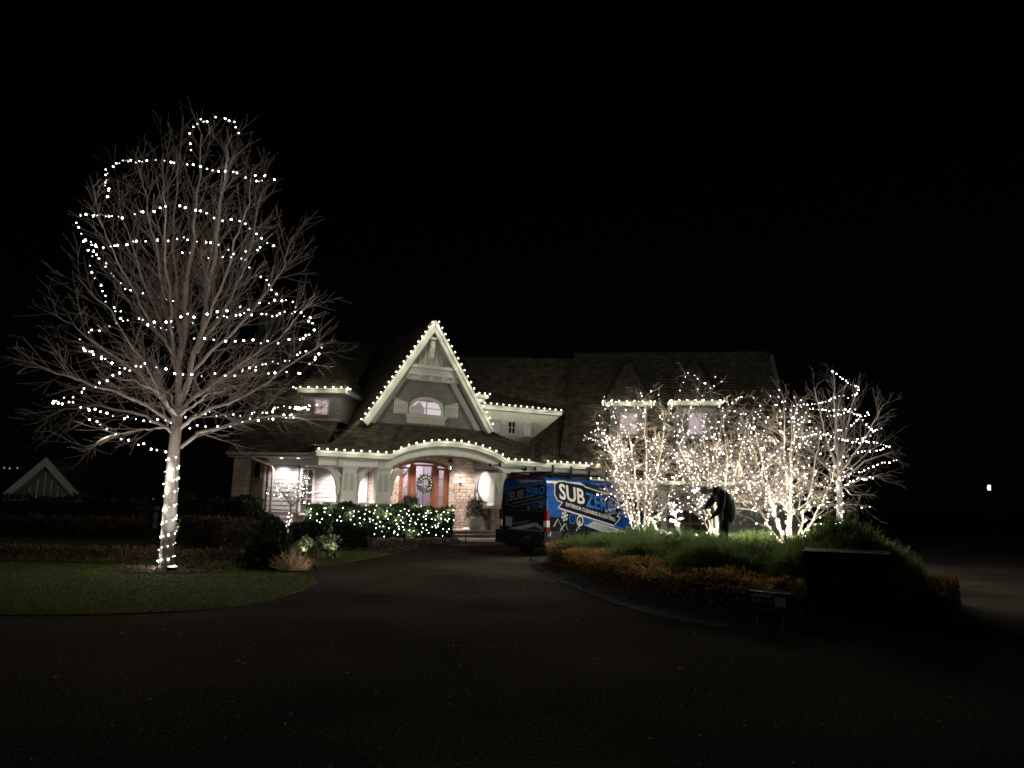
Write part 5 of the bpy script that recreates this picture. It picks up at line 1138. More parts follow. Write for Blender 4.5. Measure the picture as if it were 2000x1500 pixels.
for i, (lb, c, rx, ry, h) in enumerate([
    ('spreading juniper beside the van wheel at the island tip', (2.35, 19.2), 1.15, 1.3, .62), ('spreading juniper under the lit stems before the van', (3.2, 18.6), 1.25, 1.4, .68),
    ('spreading juniper in front of the lit deer', (3.75, 16.4), 1.2, 1.35, .62), ('spreading juniper behind the rust hedge, near the island tip', (2.95, 15.9), 1.0, 1.3, .55),
    ('spreading juniper at the feet of the bending person', (4.5, 15.3), 1.1, 1.1, .60), ('spreading juniper right behind the yard sign hedge', (4.0, 13.6), 1.15, 1.3, .66),
    ('spreading juniper between the person and the third lit tree', (5.75, 18.4), .95, 1.0, .60), ('spreading juniper in front of the third lit tree', (5.4, 14.6), 1.05, 1.2, .62),
    ('spreading juniper just behind the dark cabinet', (5.35, 12.15), 1.15, 1.0, 1.0), ('tall spreading juniper past the cabinet, feathery in outline', (6.35, 14.2), 1.15, 1.4, .78),
    ('spreading juniper below the slim tree', (7.5, 17.2), 1.4, 1.6, .66), ('spreading juniper at the far rim of the island', (5.0, 20.9), 1.5, 1.2, .55)]):
    juniper(lb, c, rx, ry, h, 3000, 100 + i)
# small lit tree by the porch
SB = pd(562, 1040, 28.5); SB.z = .06
T5 = Tree(41); o5 = root('small_bare_tree', SB, 'small lollipop shaped bare tree with lit trunk before the porch', 'tree')
PS = dict(seg=.1, wob=.1, levels=3, tip=.004, split=.012, n={1: 8, 2: 8}, **{'from': {1: .2, 2: .2}}, ang={1: R(42), 2: R(45)}, len={1: .55, 2: .28}, rad={1: .011, 2: .006}, tk=.4, buds=0)
T5.limb.tube([SB, SB + V((.0, 0, .5)), SB + V((.03, 0, 1.0)), SB + V((.05, 0, 1.35))], .045, .035, 8)
for i in range(9):
    a = i * .7; T5.branch(SB + V((.05, 0, 1.25 + .02 * i)), V((math.cos(a) * .9, math.sin(a) * .9, .75)), .95, .02, 1, V((0, 0, .3)), PS)
T5.build(o5, 'bark_tan', 'twig_tan')
q = spiral([SB + V((0, 0, .1)), SB + V((.0, 0, .5)), SB + V((.04, 0, 1.1))], .07, 8, 60)
bl = resample(q, .11, .3); cd = [p for l, p in T5.paths if l == 2]; random.Random(3).shuffle(cd)
for p in cd[:32]: bl += [p[-1], p[len(p) // 2]]
light_string('white bulb string wound over the small lollipop tree', [q], 'mini', 0, bulbs=bl, off=.03)

# ================================================================ GARDEN LAMPS
def path_light(p, label, h=.62):
    o = root('path_light', p, label, 'path light', 'path lights in the front beds'); m = MB(); m.tube([p, p + V((0, 0, h))], .014, .012, 8); m.build('stem', 'black_metal', o)
    m = MB(); m.lathe([(.02, h - .02), (.15, h + .005), (.155, h + .02), (.1, h + .045), (.02, h + .06)], p, 18); m.build('shade', 'gutter', o)
    m = MB(); m.lathe([(.05, h - .03), (.14, h - .008), (.14, h + .0)], p, 18); m.build('lens', 'path_lens', o)
    lamp('POINT', 'path_glow', p + V((0, 0, h - .08)), 4.5, (1, .88, .75), o, radius=.05)
p = pz(909, 1062, .03); path_light(p, 'path light on a thin stem beside the front walk', .62)
for u, d, lb in ((505, 24.8, 'path light standing before the rounded shrub, taller in view'), (532, 24.0, 'small path light half hidden beside the round shrub'), (475, 29.5, 'farthest path light under the evergreen shrubs')):
    p = pd(u, 1030, d); p.z = .05; path_light(p, lb, .75 if u == 505 else .5)
def garden_spot(p, target, e, label, col=(1, .88, .70), ang=70):
    o = root('garden_spotlight', p, label, 'spotlight', 'garden spotlights'); m = MB(); d = (target - p).normalized()
    m.tube([p + V((0, 0, -.1)), p], .012, .012, 6); m.tube([p, p + d * .1], .03, .036, 10); m.build('housing', 'black_metal', o)
    m = MB(); m.tube([p + d * .098, p + d * .104], .03, .03, 10); m.build('lens', 'path_lens', o)
    lamp('SPOT', 'spot_beam', p + d * .12, e, col, o, target, R(ang), .8, .03)
garden_spot(s1 + V((.1, -.55, .1)), s1 + V((0, 0, .5)), 14, 'small spotlight aimed at the pale round shrub', (1, .95, .78))
garden_spot(s2 + V((.3, -.5, .1)), s2 + V((0, 0, .6)), 12, 'small spotlight aimed at the twiggy shrub', (1, .97, .75))
garden_spot(s3 + V((.62, -.35, .1)), s3 + V((-.1, 0, .25)), 4, 'small spotlight aimed at the tan clump', (1, .82, .6), 95)
garden_spot(s4 + V((-.1, -.6, .1)), s4 + V((0, 0, .8)), 20, 'small spotlight aimed at the little shrub behind the trunk', (1, .97, .8))
c = pd(540, 1010, 29.5); c.z = .05
p = pd(465, 1012, 30); p.z = .3; garden_spot(p, p + V((.6, .8, .1)), 8, 'small spotlight among the evergreen shrubs', (1, .8, .75), 110)

# porch furnishings ------------------------------------------------------
lp = H(6.75, .9, 3.3)
o = root('hanging_lantern', lp, 'black metal lantern hanging under the porch arch', 'lantern')
m = MB(); m.tube([lp + V((0, 0, .42)), lp + V((0, 0, .68))], .012, n=6); m.lathe([(.03, .44), (.1, .36), (.17, .28), (.17, .26), (.13, .25)], lp, 4); m.lathe([(.085, -.16), (.1, -.13), (.1, -.11), (.02, -.11)], lp, 4)
for i in range(4):
    a = i * math.pi / 2; m.tube([lp + V((.1 * math.cos(a), .1 * math.sin(a), -.12)), lp + V((.14 * math.cos(a), .14 * math.sin(a), .26))], .012, n=4)
m.sphere(lp + V((0, 0, -.2)), .035); m.build('cage', 'black_metal', o)
m = MB(); m.lathe([(.095, -.1), (.13, .25)], lp, 4); m.build('glass', 'pane_glass', o); m = MB(); m.lathe([(.012, -.1), (.02, .0), (.004, .08)], lp, 8); m.build('candle', 'lamp_flame', o)
lamp('POINT', 'lantern_light', lp + V((0, 0, .02)), 3, (1, .85, .75), o, radius=.02)
for s, lb in ((8.25, 'lit wall sconce on the stone between door and planter'), (4.62, 'lit wall sconce on the stone beside the middle column')):
    p = H(s, 2.86, 2.75); o = root('wall_sconce', p, lb, 'sconce', 'wall sconces beside the door'); m = MB(); m.box(s - .05, s + .05, 2.88, 2.95, 2.55, 2.9, fr=H); m.tube([H(s, 2.9, 2.5), H(s, 2.8, 2.45), H(s, 2.72, 2.55)], .012, n=5)
    for k in (-.14, 0, .14): m.tube([H(s, 2.85, 2.55), H(s + k, 2.76, 2.52), H(s + k, 2.74, 2.66)], .009, n=5); 
    m.build('arm', 'black_metal', o)
    for k in (-.14, 0, .14): f = MB(); f.lathe([(.02, -.02), (.028, .04), (.016, .1), (.003, .15)], H(s + k, 2.74, 2.7), 8); f.build('bulb', 'lamp_flame', o)
    lamp('POINT', 'sconce_light', H(s, 2.6, 2.78), 13, (1, .86, .78), o, radius=.06)
wc = H(6.3, 2.98, 2.55); o = root('wreath', wc, 'round green wreath with tiny lights hung on the front door', 'wreath'); m = MB(); r = random.Random(8)
for i in range(900):
    a = r.random() * 6.28; b = r.random() * 6.28; k = r.uniform(.5, 1); rr = .32 + .12 * k * math.cos(b); q = HS * (math.cos(a) * rr) + V((0, 0, math.sin(a) * rr)) - HT * (.1 * k * math.sin(b) + .02)
    leaf_quad(m, r, wc + q, (q.normalized() - HT * .6), .12 * r.uniform(.6, 1.3), r.random(), .35)
m.build('greenery', 'arrange_leaf', o); m = MB(); m.lathe([(.30, 0)] * 1 + [(.31, .01)], wc, 16, axis='y')
for i in range(14): a = i * .449 + .2; place('bulb', BULB['tiny'], wc + HS * (math.cos(a) * .32) + V((0, 0, math.sin(a) * .32)) - HT * .13, o)
def planter(p, label, h, rad, top, seed):
    o = root('planter', p, label, 'planter', 'winter planters at the entrance'); m = MB(); m.lathe([(rad * .55, 0), (rad * .8, h * .2), (rad, h * .6), (rad * .96, h * .9), (rad * .9, h), (rad * .8, h), (rad * .78, h * .85)], p, 24); m.build('pot', 'planter', o, smooth=True)
    r = random.Random(seed); g = MB(); c = p + V((0, 0, h + .05))
    for i in range(1500):
        a = r.random() * 6.28; k = math.sqrt(r.random()); el = r.random(); q = c + V((math.cos(a) * rad * 1.35 * k * (1 - .5 * el), math.sin(a) * rad * 1.2 * k * (1 - .5 * el), el * .85 - .22 * k)); leaf_quad(g, r, q, V((math.cos(a) * k, math.sin(a) * k, .5)), .17 * r.uniform(.5, 1.3), r.random(), .22)
    g.build('greens', 'arrange_leaf', o); t = MB()
    for dx, hh in ((-.06, top), (.18, top * .62)): t.tube([c + V((dx, 0, -.1)), c + V((dx + .02, .02, hh))], .045, .035, 8)
    t.build('birch_log', 'birch', o)
    t = MB()
    for i in range(26): a = r.random() * 6.28; t.tube([c, c + V((math.cos(a) * .12, math.sin(a) * .12, .4)), c + V((math.cos(a) * .38, math.sin(a) * .38, .8 + r.random() * .35))], .006, .003, 3)
    t.build('twigs', 'russet_twig', o)
pp = pd(928, 1026, 36.6); pp.z = .35; planter(pp, 'pale round planter with winter greens and birch logs by the steps', .62, .42, 1.35, 1)
pp2 = pd(800, 1010, 34.6); pp2.z = .35; planter(pp2, 'planter with greens and tall log behind the lit hedge', .7, .42, 1.5, 2)
pr = H(9.9, -.2, 0) + V((0.1, -.6, .05)); bush('lit_bush', 'small bush with a few bulbs squeezed between column and van', 'shrub', pr, .35, .3, .9, 900, .12, 'hedge_leaf', 88, core=.5)
light_string('few white bulbs on the small bush beside the van', [[pr + V((-.2, -.25, .2)), pr + V((-.25, -.2, .5)), pr + V((-.1, -.3, .75)), pr + V((-.25, -.3, .35))]], 'hedge', .16, off=.05)
bo = H(.75, .9, .35); o = root('porch_bench', bo, 'wooden porch bench with pale slatted back beside the first column', 'bench'); m = MB(); m.box(-.1, 1.5, 1.0, 1.5, .72, .8, fr=H); m.build('seat', 'bench_wood', o)
for i in range(12): m = MB(); m.box(.0 + i * .12, .08 + i * .12, 1.46, 1.5, .8, 1.3, fr=H); m.build('slat', 'cushion', o)
for a, b in ((-.08, 1.02), (1.42, 1.02), (-.08, 1.44), (1.42, 1.44)): m = MB(); m.box(a, a + .07, b, b + .05, .34, .72, fr=H); m.build('leg', 'bench_wood', o)
m = MB(); m.box(-.1, 1.5, 1.44, 1.51, 1.303, 1.37, fr=H); m.build('top_rail', 'bench_wood', o)
tb = V((-10.2, 33.0, .06)); o = root('porch_table', tb, 'low wooden table seen through the small lit tree', 'table'); m = MB(); m.box(-10.9, -9.3, 32.7, 33.4, 1.0, 1.06); m.build('table_top', 'bench_wood', o)
for x, y in ((-10.85, 32.75), (-9.4, 32.75), (-10.85, 33.3), (-9.4, 33.3)): m = MB(); m.box(x, x + .06, y, y + .06, .05, 1.0); m.build('leg', 'bench_wood', o)

# ================================================================ OUTBUILDING AND FAR LAMPS
gx = pd(90, 893, 38.0); ga = R(14)
def B(s, t, z): return V((gx.x + s * math.cos(ga) - t * math.sin(ga), gx.y + s * math.sin(ga) + t * math.cos(ga), z))
ob = root('outbuilding', B(0, 0, 0), 'dim small building with pointed gable beyond the dark hedge', 'building')
zt = gx.z; hw = 4.3; zb = zt - 4.6
m = MB(); m.prism([B(-hw + .5, .3, 0), B(hw - .5, .3, 0), B(hw - .5, .3, zb + .7), B(0, .3, zt - .15), B(-hw + .5, .3, zb + .7)], (B(0, 1, 0) - B(0, 0, 0)) * 6); m.build('wall', 'gable_shingle', ob)
for sg in (-1, 1):
    m = MB(); k = 4.6 / hw; nx, nz = sg * k / math.hypot(1, k), 1 / math.hypot(1, k)
    m.hexa([B(sg * hw - nx * .32, .0, zb - nz * .32), B(sg * hw, .0, zb), B(sg * hw, .12, zb), B(sg * hw - nx * .32, .12, zb - nz * .32), B(-nx * .0, .0, zt - .45), B(0, .0, zt), B(0, .12, zt), B(0, .12, zt - .45)]); m.build('rake_board', 'trim', ob)
    P = bil(B(sg * hw, .12, zb), B(sg * hw, 6.5, zb), B(0, 6.5, zt), B(0, .12, zt)); n_ = V((math.cos(ga) * nx, math.sin(ga) * nx, nz)); rf = patch(P, 3, 3, .1, n_).build('roof', 'roof_deck', ob); shingles(P, 6, 5.5, .2, .3, random.Random(3)).build('shingles', 'cedar_shake', rf, kind='stuff')
m = MB(); m.box(-1.5, 1.5, .05, .28, zt - 2.35, zt - 2.1, fr=B); m.box(-1.7, 1.7, .12, .28, zt - 2.75, zt - 2.353, fr=B); m.build('band', 'trim', ob)
for i in range(-3, 4): m = MB(); m.box(i * .32 - .03, i * .32 + .03, .22, .297, zt - 2.1, zt - .75 - abs(i) * .36, fr=B); m.build('batten', 'trim', ob)
m = MB(); m.box(3.3, 5.1, 2.6, 4.5, zt - 2.6, zt - 2.4, fr=B); m.box(3.45, 5.0, 2.8, 4.5, zt - 3.8, zt - 2.603, fr=B); m.build('side_bay', 'trim_shade', ob)
emit('far_lamp', (1, .92, .82), .8); emit('far_lamp_pink', (1, .80, .72), 5)
def lamp_post(p, label, h, r, m_, e=None):
    o = root('lamp_post', p, label, 'lamp post', None); b = MB(); b.tube([p, p + V((0, 0, h - r))], r * .25, r * .2, 8); b.lathe([(r * .3, h - r * 1.2), (r, h - r), (r, h - r * .9)], p, 8); b.lathe([(r * 1.15, h + r * 1.1), (r * .5, h + r * 1.7), (r * .1, h + r * 2)], p, 8)
    for i in range(4): a = i * 1.571; b.tube([p + V((r * .85 * math.cos(a), r * .85 * math.sin(a), h - r)), p + V((r * .95 * math.cos(a), r * .95 * math.sin(a), h + r * 1.1))], r * .1, n=4)
    b.build('post', 'black_metal', o); b = MB(); b.lathe([(r * .35, h - r * .8), (r * .6, h), (r * .35, h + r)], p, 8); b.build('globe', m_, o)
    if e: lamp('POINT', 'post_light', p + V((0, -r * 1.4, h)), e, (1, .85, .8), o, radius=.05)
p = pd(1932, 953, 45); h = p.z; p.z = -.1; lamp_post(p, 'single lit lantern post far off in the dark', h + .1, .16, 'far_lamp_pink', 2.5)
for u, v, d, lb in ((8, 914, 150, 'tiny distant lamp above the far hedge, outermost of the row'), (19, 915, 150, 'tiny distant lamp above the far hedge, between two others'), (34, 914, 150, 'tiny distant lamp above the far hedge, nearest the small gable'), (286, 990, 160, 'tiny distant lamp in the gap beside the tall trunk'), (298, 989, 160, 'second tiny distant lamp in the gap beside the tall trunk')):
    p = pd(u, v, d); h = p.z; p.z = -.1; lamp_post(p, lb, max(1.2, h + .1), .14, 'far_lamp')

# ================================================================ VAN
VB = R(42); VC = V((1.17, 23.14, 0)); VL = V((-math.cos(VB), math.sin(VB), 0)); VF = V((math.sin(VB), math.cos(VB), 0)); VW = 1.98
def X(x, y, z): return VC + VF * x + VL * y + V((0, 0, z))          # x forward from the rear, y from the near side across
van = root('van', VC, 'blue and black lettered work van with roof ladders parked by the island', 'van')
PRF = [(.90, .40), (.965, .50), (.99, .80), (.99, 1.3), (.965, 1.7), (.93, 2.1), (.905, 2.28), (.865, 2.38), (.79, 2.45), (.62, 2.49), (.3, 2.51), (0, 2.515)]
def yhalf(z):
    for (a, b), (c, d) in zip(PRF, PRF[1:]):
        if b <= z <= d: return a + (c - a) * (z - b) / (d - b)
    return .9
def hmax(x):
    T = [(0, 2.515), (3.75, 2.515), (4.05, 2.46), (4.4, 2.2), (4.85, 1.78), (5.1, 1.55), (5.5, 1.40), (5.8, 1.22), (5.95, .95)]
    for (a, b), (c, d) in zip(T, T[1:]):
        if a <= x <= c: return b + (d - b) * (x - a) / (c - a)
    return .95
body = MB(); xs = [0.0, .05, .6, 1.2, 2.0, 3.0, 3.75, 4.05, 4.4, 4.85, 5.1, 5.5, 5.8, 5.95]
def sect(x):
    h = hmax(x); ins = .985 if x < .01 else 1 if x < 5 else 1 - .06 * (x - 5) ** 1.5; out = []
    for y, z in PRF:
        zz = z if z <= .8 else .8 + (z - .8) * (h - .8) / (2.515 - .8)
        rear = .0 if x > .01 else .07 * max(0, (z - 1.2)) / 1.3
        out.append((x + rear, y * ins, zz))
    return [(a, -b, c) for a, b, c in out] + [(a, b, c) for a, b, c in out[::-1][1:]]
S_ = [[X(a, VW / 2 + b, c) for a, b, c in sect(x)] for x in xs]; k = len(S_[0])
for s_ in S_: body.v += s_; body.t += [.5] * k
for i in range(len(xs) - 1):
    for j in range(k - 1): body.f.append((i * k + j, (i + 1) * k + j, (i + 1) * k + j + 1, i * k + j + 1)); body.m.append(0)
    body.f.append((i * k + k - 1, (i + 1) * k + k - 1, (i + 1) * k, i * k)); body.m.append(1)
body.f.append(tuple(range(k))); body.m.append(0); body.f.append(tuple((len(xs) - 1) * k + j for j in range(k))[::-1]); body.m.append(1)
vb = body.build('body', ['van_blue', 'van_black'], van, smooth=False)
def sidep(x, z, o=.006): return X(x, VW / 2 - yhalf(min(z, 2.36)) * (1 if x < 5 else .99) - o, z)
def rearp(y, z, o=.006):      # y from near corner across
    return X(.07 * max(0, (z - 1.2)) / 1.3 - o, y, z)
LEV = [.5, .8, 1.2, 1.3, 1.5, 1.7, 1.9, 2.1, 2.28]
def band(mb, poly, fn, o):
    """cut a flat triangle at the bends of the panel and lay every slice on it"""
    def cut(P, z, up):
        out = []
        for (a, b), (c, d) in zip(P, P[1:] + P[:1]):
            ia, ic = (b >= z) == up, (d >= z) == up
            if ia: out.append((a, b))
            if ia != ic: k = (z - b) / (d - b); out.append((a + (c - a) * k, z))
        return out
    rest = poly
    for z in LEV:
        if len(rest) < 3: return
        lo, hi = min(p[1] for p in rest), max(p[1] for p in rest)
        if z <= lo + 1e-6: continue
        if z >= hi - 1e-6: break
        s_ = cut(rest, z, False); rest = cut(rest, z, True)
        if len(s_) > 2: mb.add([fn(a, b, o) for a, b in s_], [list(range(len(s_)))])
    if len(rest) > 2: mb.add([fn(a, b, o) for a, b in rest], [list(range(len(rest)))])
def decal(nm, pts, m, fn, o=.006, par=None):
    """flat print: outline subdivided so that it follows the panel"""
    import mathutils.geometry as mg
    P = []
    for (a, b), (c, d) in zip(pts, pts[1:] + pts[:1]):
        n = max(1, int(math.hypot(c - a, d - b) / .25))
        for i in range(n): P.append((a + (c - a) * i / n, b + (d - b) * i / n))
    # horizontal slicing keeps the print on the tumblehome
    mb = MB(); tris = mg.tessellate_polygon([[V((a, b, 0)) for a, b in P]])
    for t in tris: band(mb, [P[i] for i in t], fn, o)
    return mb.build(nm, m, par or vb)
def outset(pts, d):
    out = []; n = len(pts); A = sum(pts[i][0] * pts[(i + 1) % n][1] - pts[(i + 1) % n][0] * pts[i][1] for i in range(n)); sg = 1 if A > 0 else -1
    for i in range(n):
        p, q, r_ = V(pts[i - 1]), V(pts[i]), V(pts[(i + 1) % n]); e1, e2 = (q - p).normalized(), (r_ - q).normalized(); n1, n2 = V((e1.y, -e1.x)), V((e2.y, -e2.x)); m = (n1 + n2); m = m / max(.5, m.length ** 2 / 2) if m.length > .1 else n1
        out.append((q.x + m.x * d * sg, q.y + m.y * d * sg))
    return out
# lower black area, grey rocker
decal('wrap_lower', [(.02, .42), (5.0, .42), (5.0, .85), (3.9, .86), (3.0, .95), (1.9, 1.0), (1.75, 1.35), (.9, 1.45), (.7, 1.24), (.02, 1.24)], 'van_black', sidep, .004)
decal('wrap_rocker', [(.02, .42), (.75, .42), (.75, .8), (.02, .8)], 'van_grey', sidep, .007)
decal('wrap_roof_band', [(.06, 2.28), (.5, 2.28), (1.75, 2.28), (1.93, 2.36), (.06, 2.36)], 'wrap_white', sidep, .005)
decal('wrap_roof_band', [(1.2, 2.30), (1.72, 2.29), (1.78, 2.34), (1.25, 2.355)], 'wrap_silver', sidep, .008)
decal('wrap_navy', [(1.8, 2.2), (2.6, 2.1), (3.3, 2.0), (3.6, 2.3), (1.98, 2.355)], 'van_navy', sidep, .005)
BD = [(.42, 1.93), (.46, 2.25), (.68, 2.34), (.98, 2.35), (1.05, 2.33), (1.95, 2.27), (2.06, 2.2), (3.25, 2.0), (3.5, 2.0), (3.82, 1.93), (3.97, 1.68), (3.93, 1.38), (3.80, 1.26), (3.98, 1.2), (3.62, .97), (.58, 1.53), (.80, 1.70), (.55, 1.76)]
decal('logo_outline', outset(BD, .035), 'wrap_white', sidep, .009); decal('logo_badge', BD, 'van_black', sidep, .012)
def tx(body_, p0, p1, h0, h1, m, nm, fn, o, bold):
    L = p1[0] - p0[0]
    return text_mesh(body_, lambda x, y: fn(p0[0] + x, p0[1] + (p1[1] - p0[1]) * x / L + y * (h0 + (h1 - h0) * x / L), o), L, 1, m, nm, vb, bold)
tx('SUB', (.64, 1.80), (1.96, 1.63), .50, .50, 'wrap_white', 'lettering', sidep, .016, .018)
tx('ZERO', (2.02, 1.57), (3.78, 1.33), .49, .47, 'wrap_blue', 'lettering', sidep, .016, .018)
tx('EXTERIOR CLEANING & LIGHTING', (.95, 1.585), (3.68, 1.085), .115, .13, 'wrap_white', 'lettering', sidep, .016, .02)
decal('logo_line', [(.62, 1.485), (3.62, .925), (3.66, .955), (.7, 1.51)], 'wrap_white', sidep, .013)
def mountain(cx, cz, s, m, fn, o):
    for a, b in (((-1, -.7), (0, .6)), ((0, .6), (1, -.5))):
        w = .12; decal('emblem', [(cx + a[0] * s, cz + a[1] * s), (cx + a[0] * s + w * s, cz + a[1] * s - w * s), (cx + b[0] * s + w * s, cz + b[1] * s - w * s * .2), (cx + b[0] * s, cz + b[1] * s + w * s)], m, fn, o)
decal('emblem', [(3.54 + .155 * math.cos(i * .35), 1.60 + .20 * math.sin(i * .35)) for i in range(18)], 'van_black', sidep, .019)
mountain(3.54, 1.62, .12, 'wrap_blue', sidep, .022); decal('emblem', [(3.47, 1.46), (3.6, 1.43), (3.56, 1.56), (3.48, 1.56)], 'wrap_blue', sidep, .022)
def ringd(cx, cz, r0, r1, m, fn, o, sx=1.0, n=18):
    mb = MB()
    for i in range(n):
        a, b = 6.2832 * i / n, 6.2832 * (i + 1) / n; mb.add([fn(cx + r0 * sx * math.cos(a), cz + r0 * math.sin(a), o), fn(cx + r0 * sx * math.cos(b), cz + r0 * math.sin(b), o), fn(cx + r1 * sx * math.cos(b), cz + r1 * math.sin(b), o), fn(cx + r1 * sx * math.cos(a), cz + r1 * math.sin(a), o)], [(0, 1, 2, 3)])
    return mb.build('emblem', m, vb)
def icons(fn, pts, r_, o, sx):
    (a, b), (c, d), (e, f) = pts
    mb = MB()
    for i in range(6):
        th = i * math.pi / 3 + .26; ux, uz = math.cos(th), math.sin(th)
        def seg(x0, z0, x1, z1, w): dx, dz = x1 - x0, z1 - z0; l = math.hypot(dx, dz); px, pz_ = -dz / l * w, dx / l * w; mb.add([fn(a + (x0 + px) * sx, b + z0 + pz_, o), fn(a + (x0 - px) * sx, b + z0 - pz_, o), fn(a + (x1 - px) * sx, b + z1 - pz_, o), fn(a + (x1 + px) * sx, b + z1 + pz_, o)], [(0, 1, 2, 3)])
        seg(0, 0, ux * r_, uz * r_, r_ * .1)
        for s_ in (-.6, .6): seg(ux * r_ * .55, uz * r_ * .55, ux * r_ * .55 + math.cos(th + s_) * r_ * .4, uz * r_ * .55 + math.sin(th + s_) * r_ * .4, r_ * .09)
    mb.build('snowflake', 'wrap_white' if fn is sidep else 'grey_mark', vb)
    ringd(c, d, r_ * .82, r_ * 1.02, 'wrap_blue', fn, o, sx); decal('emblem', [(c - .012 * sx, d - r_ * .4), (c + .012 * sx, d - r_ * .4), (c + .012 * sx, d + r_ * .4), (c - .012 * sx, d + r_ * .4)], 'wrap_blue', fn, o)
    ringd(e, f, r_ * .78, r_ * 1.05, 'wrap_white' if fn is sidep else 'grey_mark', fn, o, sx); mountain(e, f + r_ * .1, r_ * .5, 'wrap_white' if fn is sidep else 'grey_mark', fn, o); decal('emblem', [(e - r_ * .35 * sx, f - r_ * .6), (e + r_ * .2 * sx, f - r_ * .7), (e + r_ * .1 * sx, f), (e - r_ * .3 * sx, f)], 'wrap_white' if fn is sidep else 'grey_mark', fn, o)
icons(sidep, [(.86, 1.265), (1.27, 1.185), (1.67, 1.12)], .165, .014, 1.05)
decal('wrap_blue_band', [(1.9, 1.0), (2.1, 1.02), (2.35, 1.2), (3.6, .95), (4.3, .86), (4.1, .78), (2.45, 1.13), (2.2, .95)], 'wrap_blue', sidep, .009)
decal('wrap_white_band', [(1.85, .995), (2.12, .965), (2.42, 1.10), (4.0, .81), (4.5, .73), (4.5, .66), (3.0, .74)], 'wrap_white', sidep, .013)
decal('wrap_silver_band', [(2.16, .945), (2.45, 1.07), (3.9, .80), (2.95, .76)], 'wrap_silver', sidep, .016)
for pts in ([(.30, .95), (.5, 1.19), (.79, .81)], [(.62, .82), (.88, 1.05), (1.02, .84)], [(1.45, .80), (1.6, .95), (1.68, .84)]):
    for a, b in zip(pts, pts[1:]): decal('mountain_line', [(a[0], a[1]), (a[0] + .022, a[1] - .012), (b[0] + .022, b[1] - .012), (b[0], b[1])], 'wrap_white', sidep, .014)
# panel seams, cab door glass, handle, arches, wheels
for x in (2.35, 3.55): decal('panel_seam', [(x, .5), (x + .008, .5), (x + .008, 2.2), (x, 2.2)], 'van_black', sidep, .018)
mb = MB(); mb.add([sidep(3.75, 1.45, .02), sidep(4.75, 1.42, .02), X(4.3, VW / 2 - .9, 2.05), X(3.78, VW / 2 - .92, 2.12)], [(0, 1, 2, 3)]); mb.build('side_window', 'van_glass', van)
mb = MB(); mb.add([X(4.12, .2, 2.44), X(4.12, VW - .2, 2.44), X(5.06, VW - .14, 1.6), X(5.06, .14, 1.6)], [(0, 1, 2, 3)]); mb.build('windscreen', 'van_glass', van)
mb = MB(); mb.box(4.45, 4.62, -.28, -.08, 1.35, 1.72, fr=X); mb.tube([X(4.55, -.1, 1.45), X(4.55, .06, 1.45)], .03, n=6); mb.build('mirror', 'bumper', van)
mb = MB(); mb.box(4.45, 4.62, VW + .08, VW + .28, 1.35, 1.72, fr=X); mb.tube([X(4.55, VW + .1, 1.45), X(4.55, VW - .06, 1.45)], .03, n=6); mb.build('mirror', 'bumper', van)
for y in (.2, VW - .5): mb = MB(); mb.box(5.8, 5.99, y, y + .3, .85, 1.1, fr=X); mb.build('headlight', 'tail_white', van)
mb = MB(); mb.box(5.9, 6.0, .55, VW - .55, .7, 1.05, fr=X); mb.build('grille', 'bumper', van); mb = MB(); mb.box(5.75, 6.06, .08, VW - .08, .36, .68, fr=X); mb.build('front_bumper', 'bumper', van)
for x in (1.22, 4.95):
    for y, sg in ((.02, -1), (VW - .02, 1)):
        a = MB()
        for i in range(14):
            t0, t1 = math.pi * i / 14, math.pi * (i + 1) / 14; f = lambda R_, th, dy: X(x + R_ * math.cos(th), y + dy, .36 + R_ * math.sin(th))
            a.hexa([f(.38, t0, sg * .02), f(.38, t1, sg * .02), f(.38, t1, -sg * .1), f(.38, t0, -sg * .1), f(.46, t0, sg * .02), f(.46, t1, sg * .02), f(.46, t1, -sg * .1), f(.46, t0, -sg * .1)])
        a.build('wheel_arch', 'van_grey', van)
        a = MB(); a.add([X(x + .39 * math.cos(i * .196), y + sg * .012, .36 + .39 * math.sin(i * .196)) for i in range(17)], [list(range(17))]); a.build('wheel_well', 'plant_core', van)
        wc_ = X(x, y + sg * -.12, .35); w = MB(); pr = [(.2, -.12), (.31, -.12), (.35, -.08), (.35, .08), (.31, .12), (.2, .12)]
        n = 22
        for (r0, h0), (r1, h1) in zip(pr, pr[1:] + pr[:1]):
            for i in range(n):
                t0, t1 = 6.2832 * i / n, 6.2832 * (i + 1) / n; f = lambda r_, th, h_: wc_ + VF * (r_ * math.cos(th)) + V((0, 0, r_ * math.sin(th))) + VL * h_
                w.add([f(r0, t0, h0), f(r0, t1, h0), f(r1, t1, h1), f(r1, t0, h1)], [(0, 1, 2, 3)])
        wh = w.build('wheel', 'tyre', van)
        rm = MB(); f = lambda r_, th, h_: wc_ + VF * (r_ * math.cos(th)) + V((0, 0, r_ * math.sin(th))) + VL * h_
        rm.add([f(.2, i * .2856, sg * .09) for i in range(22)], [list(range(22))]); rm.add([f(.07, i * .785, sg * .12) for i in range(8)], [list(range(8))])
        rm.build('rim', 'rim', wh)
